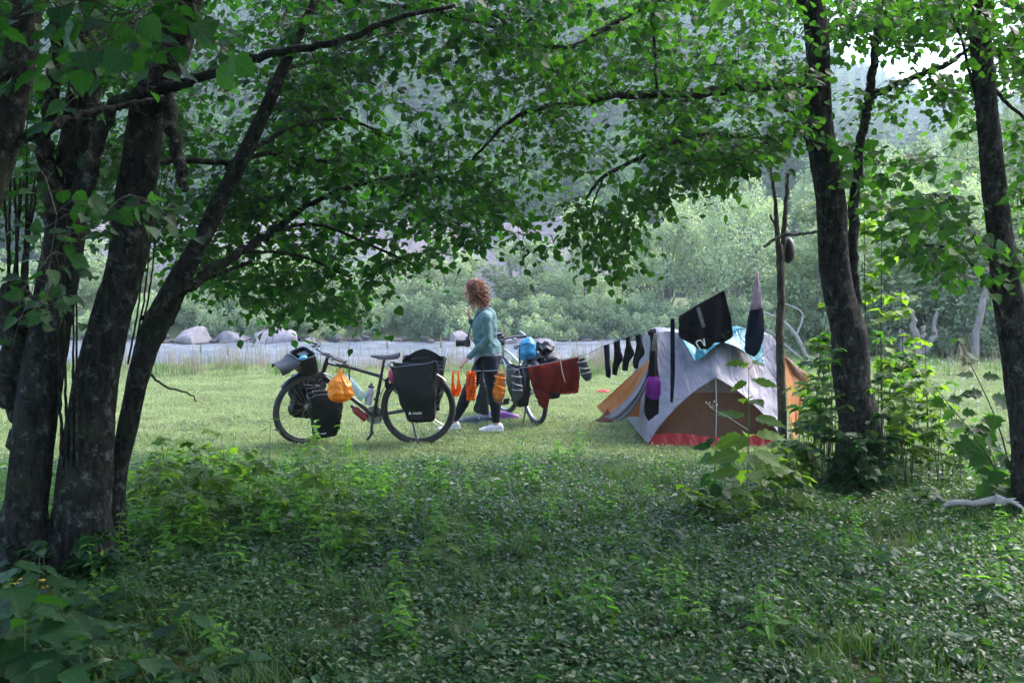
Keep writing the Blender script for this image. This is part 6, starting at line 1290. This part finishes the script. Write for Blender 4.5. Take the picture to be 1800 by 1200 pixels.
for s_ in (-1, 1): b.ball((-.01, .072 * s_, -.015), (.018, .008, .028), 10, 8, HM); b.ball((.055, .035 * s_, -.025), (.022, .02, .02), 10, 8, HM)
nk = P_(849, 547); cap(b, HM @ Vector((-.025, 0, -.06)), .05, nk, .055)
cap(b, P_(853, 556), .10, P_(853, 575), .115); cap(b, P_(853, 575), .11, P_(854, 602), .098); cap(b, P_(855, 602), .10, P_(858, 622), .125)
hipN, hipF = P_(860, 628, -.085), P_(855, 628, .085); knN, knF = P_(867, 690, -.08), P_(822, 688, .08); anN, anF = P_(872, 744, -.08), P_(797, 741, .08)
for h_, k_, a_ in ((hipN, knN, anN), (hipF, knF, anF)): cap(b, h_, .088, k_, .056); cap(b, k_, .055, k_.lerp(a_, .4) + Vector((.012, 0, 0)), .054); cap(b, k_.lerp(a_, .4) + Vector((.012, 0, 0)), .054, a_, .034)
shN, shF = P_(854, 557, -.155), P_(846, 558, .155); elN, elF = P_(858, 596, -.19), P_(843, 584, .22); wrN, wrF = P_(825, 627, -.20), P_(827, 563, .10)
for s_, e_, w_ in ((shN, elN, wrN), (shF, elF, wrF)): cap(b, s_, .042, e_, .034); cap(b, e_, .035, w_, .024); cap(b, P_(853, 556), .09, s_, .05)
def hand(m, w_, d, palm, curl, side):
    """palm and five bent fingers from wrist w_ along d; palm = direction the palm faces"""
    d = d.normalized(); palm = (palm - d * palm.dot(d)).normalized(); sd = d.cross(palm) * side; pc = w_ + d * .045
    for q in (-.025, -.008, .009, .026): cap(m, w_ + sd * q * .5, .013, w_ + d * .085 + sd * q, .0125, 8, 8)
    for q, L in zip((-.028, -.010, .009, .027), (.062, .076, .082, .070)):
        a = w_ + d * .085 + sd * q; dd = d; r_ = .0085
        for k in range(3):
            ang = curl * (.5 + .5 * k); dd = (dd * math.cos(ang) + palm * math.sin(ang)).normalized(); e = a + dd * L * (.45, .32, .25)[k]; cap(m, a, r_, e, r_ - .001, 8, 8); a = e; r_ -= .0008
            palm2 = palm
    a = w_ + d * .025 + sd * .022; e = a + (d * .6 + sd * .75 + palm * .3).normalized() * .04; cap(m, a, .0125, e, .010, 8, 8); cap(m, e, .010, e + (d * .9 + sd * .2 + palm * .35).normalized() * .035, .0085, 8, 8)
hand(b, wrN, Vector((-.85, -.05, -.75)), Vector((.5, .5, -.6)), .45, -1)
hand(b, wrF, Vector((-.30, -.1, .95)), Vector((1, .3, -.2)), .75, 1)
skin_build(b, 'body', M['skin'], root, .0055, 3)
# face marks
m = MB()
for s_ in (-1, 1): m.ball((.080, .030 * s_, .002), (.006, .014, .004), 10, 6, HM); m.ball((.086, .030 * s_, .018), (.004, .018, .003), 10, 6, HM)
m.build('eyes', M['dark'], root); m = MB(); m.ball((.092, 0, -.056), (.006, .018, .006), 10, 6, HM); m.build('lips', M['lips'], root)
# shirt
s = MB(); g = .014
cap(s, P_(852, 553), .075, P_(853, 560), .11); cap(s, P_(853, 557), .105 + g, P_(852, 575), .118 + g); cap(s, P_(852, 573), .120 + g, P_(853, 600), .106 + g); cap(s, P_(854, 600), .108 + g, P_(858, 613), .128 + g)
s.ball(P_(846, 574, -.05), (.085, .06, .065), 12, 8); s.ball(P_(846, 574, .05), (.085, .06, .065), 12, 8)
for a_, e_, w_ in ((shN, elN, wrN), (shF, elF, wrF)): cap(s, P_(853, 558), .098, a_, .058); cap(s, a_, .056, e_, .046); cap(s, e_, .046, w_, .032)
sh = skin_build(s, 'shirt', M['shirt'], root, .007, 9); crumple(sh, .024, .06)
w1_ = MB(); 
def hem(u, v): th = 2 * PI * u; c = P_(857, 610); r_ = .140 + .006 * math.sin(9 * th) + .012 * v; tail = .05 * max(0, math.cos(th - PI)) ** 2; return (c.x + r_ * math.cos(th) * .98, c.y + (r_ + .03) * math.sin(th), c.z - v * (.055 + tail + .008 * math.sin(5 * th)))
w1_.grid(hem, 48, 6, .004).build('shirt_hem', M['shirt'], root)
def hem2(u, v): th = 2 * PI * u; c = P_(857, 616); r_ = .137 + .012 * v; tail = .10 * max(0, math.cos(th - PI)) ** 3; return (c.x + r_ * math.cos(th) * .97, c.y + (r_ + .03) * math.sin(th), c.z - v * (.045 + tail))
MB().grid(hem2, 48, 6, .004).build('undershirt', M['undershirt'], root)
# leggings
l = MB(); cap(l, P_(858, 616), .128, P_(859, 628), .132)
for h_, k_, a_ in ((hipN, knN, anN), (hipF, knF, anF)): cap(l, h_, .094, k_, .061); cap(l, k_, .062, k_.lerp(a_, .4) + Vector((.012, 0, 0)), .060); cap(l, k_.lerp(a_, .4) + Vector((.012, 0, 0)), .060, a_.lerp(k_, .10), .041)
crumple(skin_build(l, 'leggings', M['legging'], root, .008, 4), .010, .05)
# shoes
for a_, tilt, z0 in ((anN, 0.0, 0), (anF, -.12, 0)):
    mw = Matrix.Translation((a_.x - .0, a_.y, max(.0, a_.z - .095))) @ Matrix.Rotation(PI, 4, 'Z') @ Matrix.Rotation(-tilt, 4, 'Y')
    shoe(0, 0, 0, 0, M['shoewhite'], None, .25, 'white', parent=root, mw=mw)
# curly hair
h = MB(); rs = np.random.RandomState(4)
h.ball((-.030, 0, .028), (.094, .084, .092), 16, 12, HM)
for k in range(460):
    a = rs.uniform(-2.35, 2.35) + PI; e = rs.uniform(-.25, 1.45); n0 = Vector((math.cos(a) * math.cos(e), math.sin(a) * math.cos(e), math.sin(e)))
    st = Vector((-.018 + .096 * n0.x, .082 * n0.y, .026 + .09 * n0.z))
    if st.x > -.042 and st.z < .074: continue
    if st.x > .062: st.x = .062
    L = rs.uniform(.14, .32) * (1.0 if n0.z < .6 else .75); out = Vector((n0.x * .5 - .12, n0.y * .8, 0)).normalized() if abs(n0.x) + abs(n0.y) > .1 else Vector((-1, 0, 0)); pts = []; ph = rs.rand() * 6.3; amp = rs.uniform(.010, .020); fr = rs.uniform(18, 30)
    wp = HM @ st; dn = Vector((0, 0, -1)); o3 = (HM.to_3x3() @ out)
    for i_ in range(26):
        f = i_ / 25; c = wp + o3 * (.030 * math.sin(min(1, f * 1.6) * PI / 2)) + dn * (L * f ** 1.25) + Vector(((.055 if st.x < .02 else .15) * f, 0, .02 * math.sin(PI * f)))
        pts.append(c + Vector((math.cos(ph + fr * f), math.sin(ph + fr * f), .4 * math.sin(ph + fr * f))) * amp * min(1, f * 4))
    h.tube(pts, list(np.linspace(.0052, .0028, 26)), 4)
h.build('hair', M['hair'], root, ang=80)
# camera on its strap
M['cameral'] = plain('camerablack', (.012, .014, .018), .35)
cm = P_(822, 602, -.04); t = empty('camera_body', root.location + cm)
MB().box((0, 0, 0), (.055, .125, .085), bev=.010).box((0, 0, .05), (.035, .05, .025), bev=.006).build('housing', M['cameral'], t)
MB().lathe([(.030, 0), (.034, .01), (.034, .05), (.030, .055), (.036, .06), (.036, .095), (.030, .098)], 20, M=Matrix.Rotation(-PI / 2, 4, 'Y')).build('lens', M['blackrub'], t).location = (-.025, 0, -.005)
m = MB()
for s_ in (-1, 1): m.tube([tuple(v) for v in spline([tuple(Vector((0, .06 * s_, .04))), tuple(P_(829, 570, .09 * s_ - .02) - cm), tuple(P_(842, 548, .08 * s_) - cm), tuple(P_(853, 541, .0) - cm)], 18)], .005, 5, flat=.5)
m.build('strap', M['blackrub'], t); t.name = 'photo_camera'
tag(t, 'black camera with a long lens hanging on its strap before her stomach', 'camera')
tag(root, 'woman with curly reddish hair, teal top and black leggings, walking left, hand at chin', 'person')
# ------------------------------------------------------------------ the air
hb_ = MB(); x0, x1, y0, y1, z0, z1 = -720, 720, -420, 820, -3.5, 230
hb_.add([(x0, y0, z0), (x1, y0, z0), (x1, y1, z0), (x0, y1, z0), (x0, y0, z1), (x1, y0, z1), (x1, y1, z1), (x0, y1, z1)], [(3, 2, 1, 0), (4, 5, 6, 7), (0, 1, 5, 4), (1, 2, 6, 5), (2, 3, 7, 6), (3, 0, 4, 7)])
hm = bpy.data.materials.new('haze'); hm.use_nodes = True; t = hm.node_tree; t.nodes.clear(); o_ = t.nodes.new('ShaderNodeOutputMaterial'); pv = t.nodes.new('ShaderNodeVolumePrincipled')
pv.inputs['Color'].default_value = (.72, .88, 1.0, 1); pv.inputs['Density'].default_value = .0008; pv.inputs['Anisotropy'].default_value = .3
t.links.new(pv.outputs[0], o_.inputs['Volume'])
tag(hb_.build('haze', hm, smooth=False), 'thin pale haze in the valley air', kind='stuff')
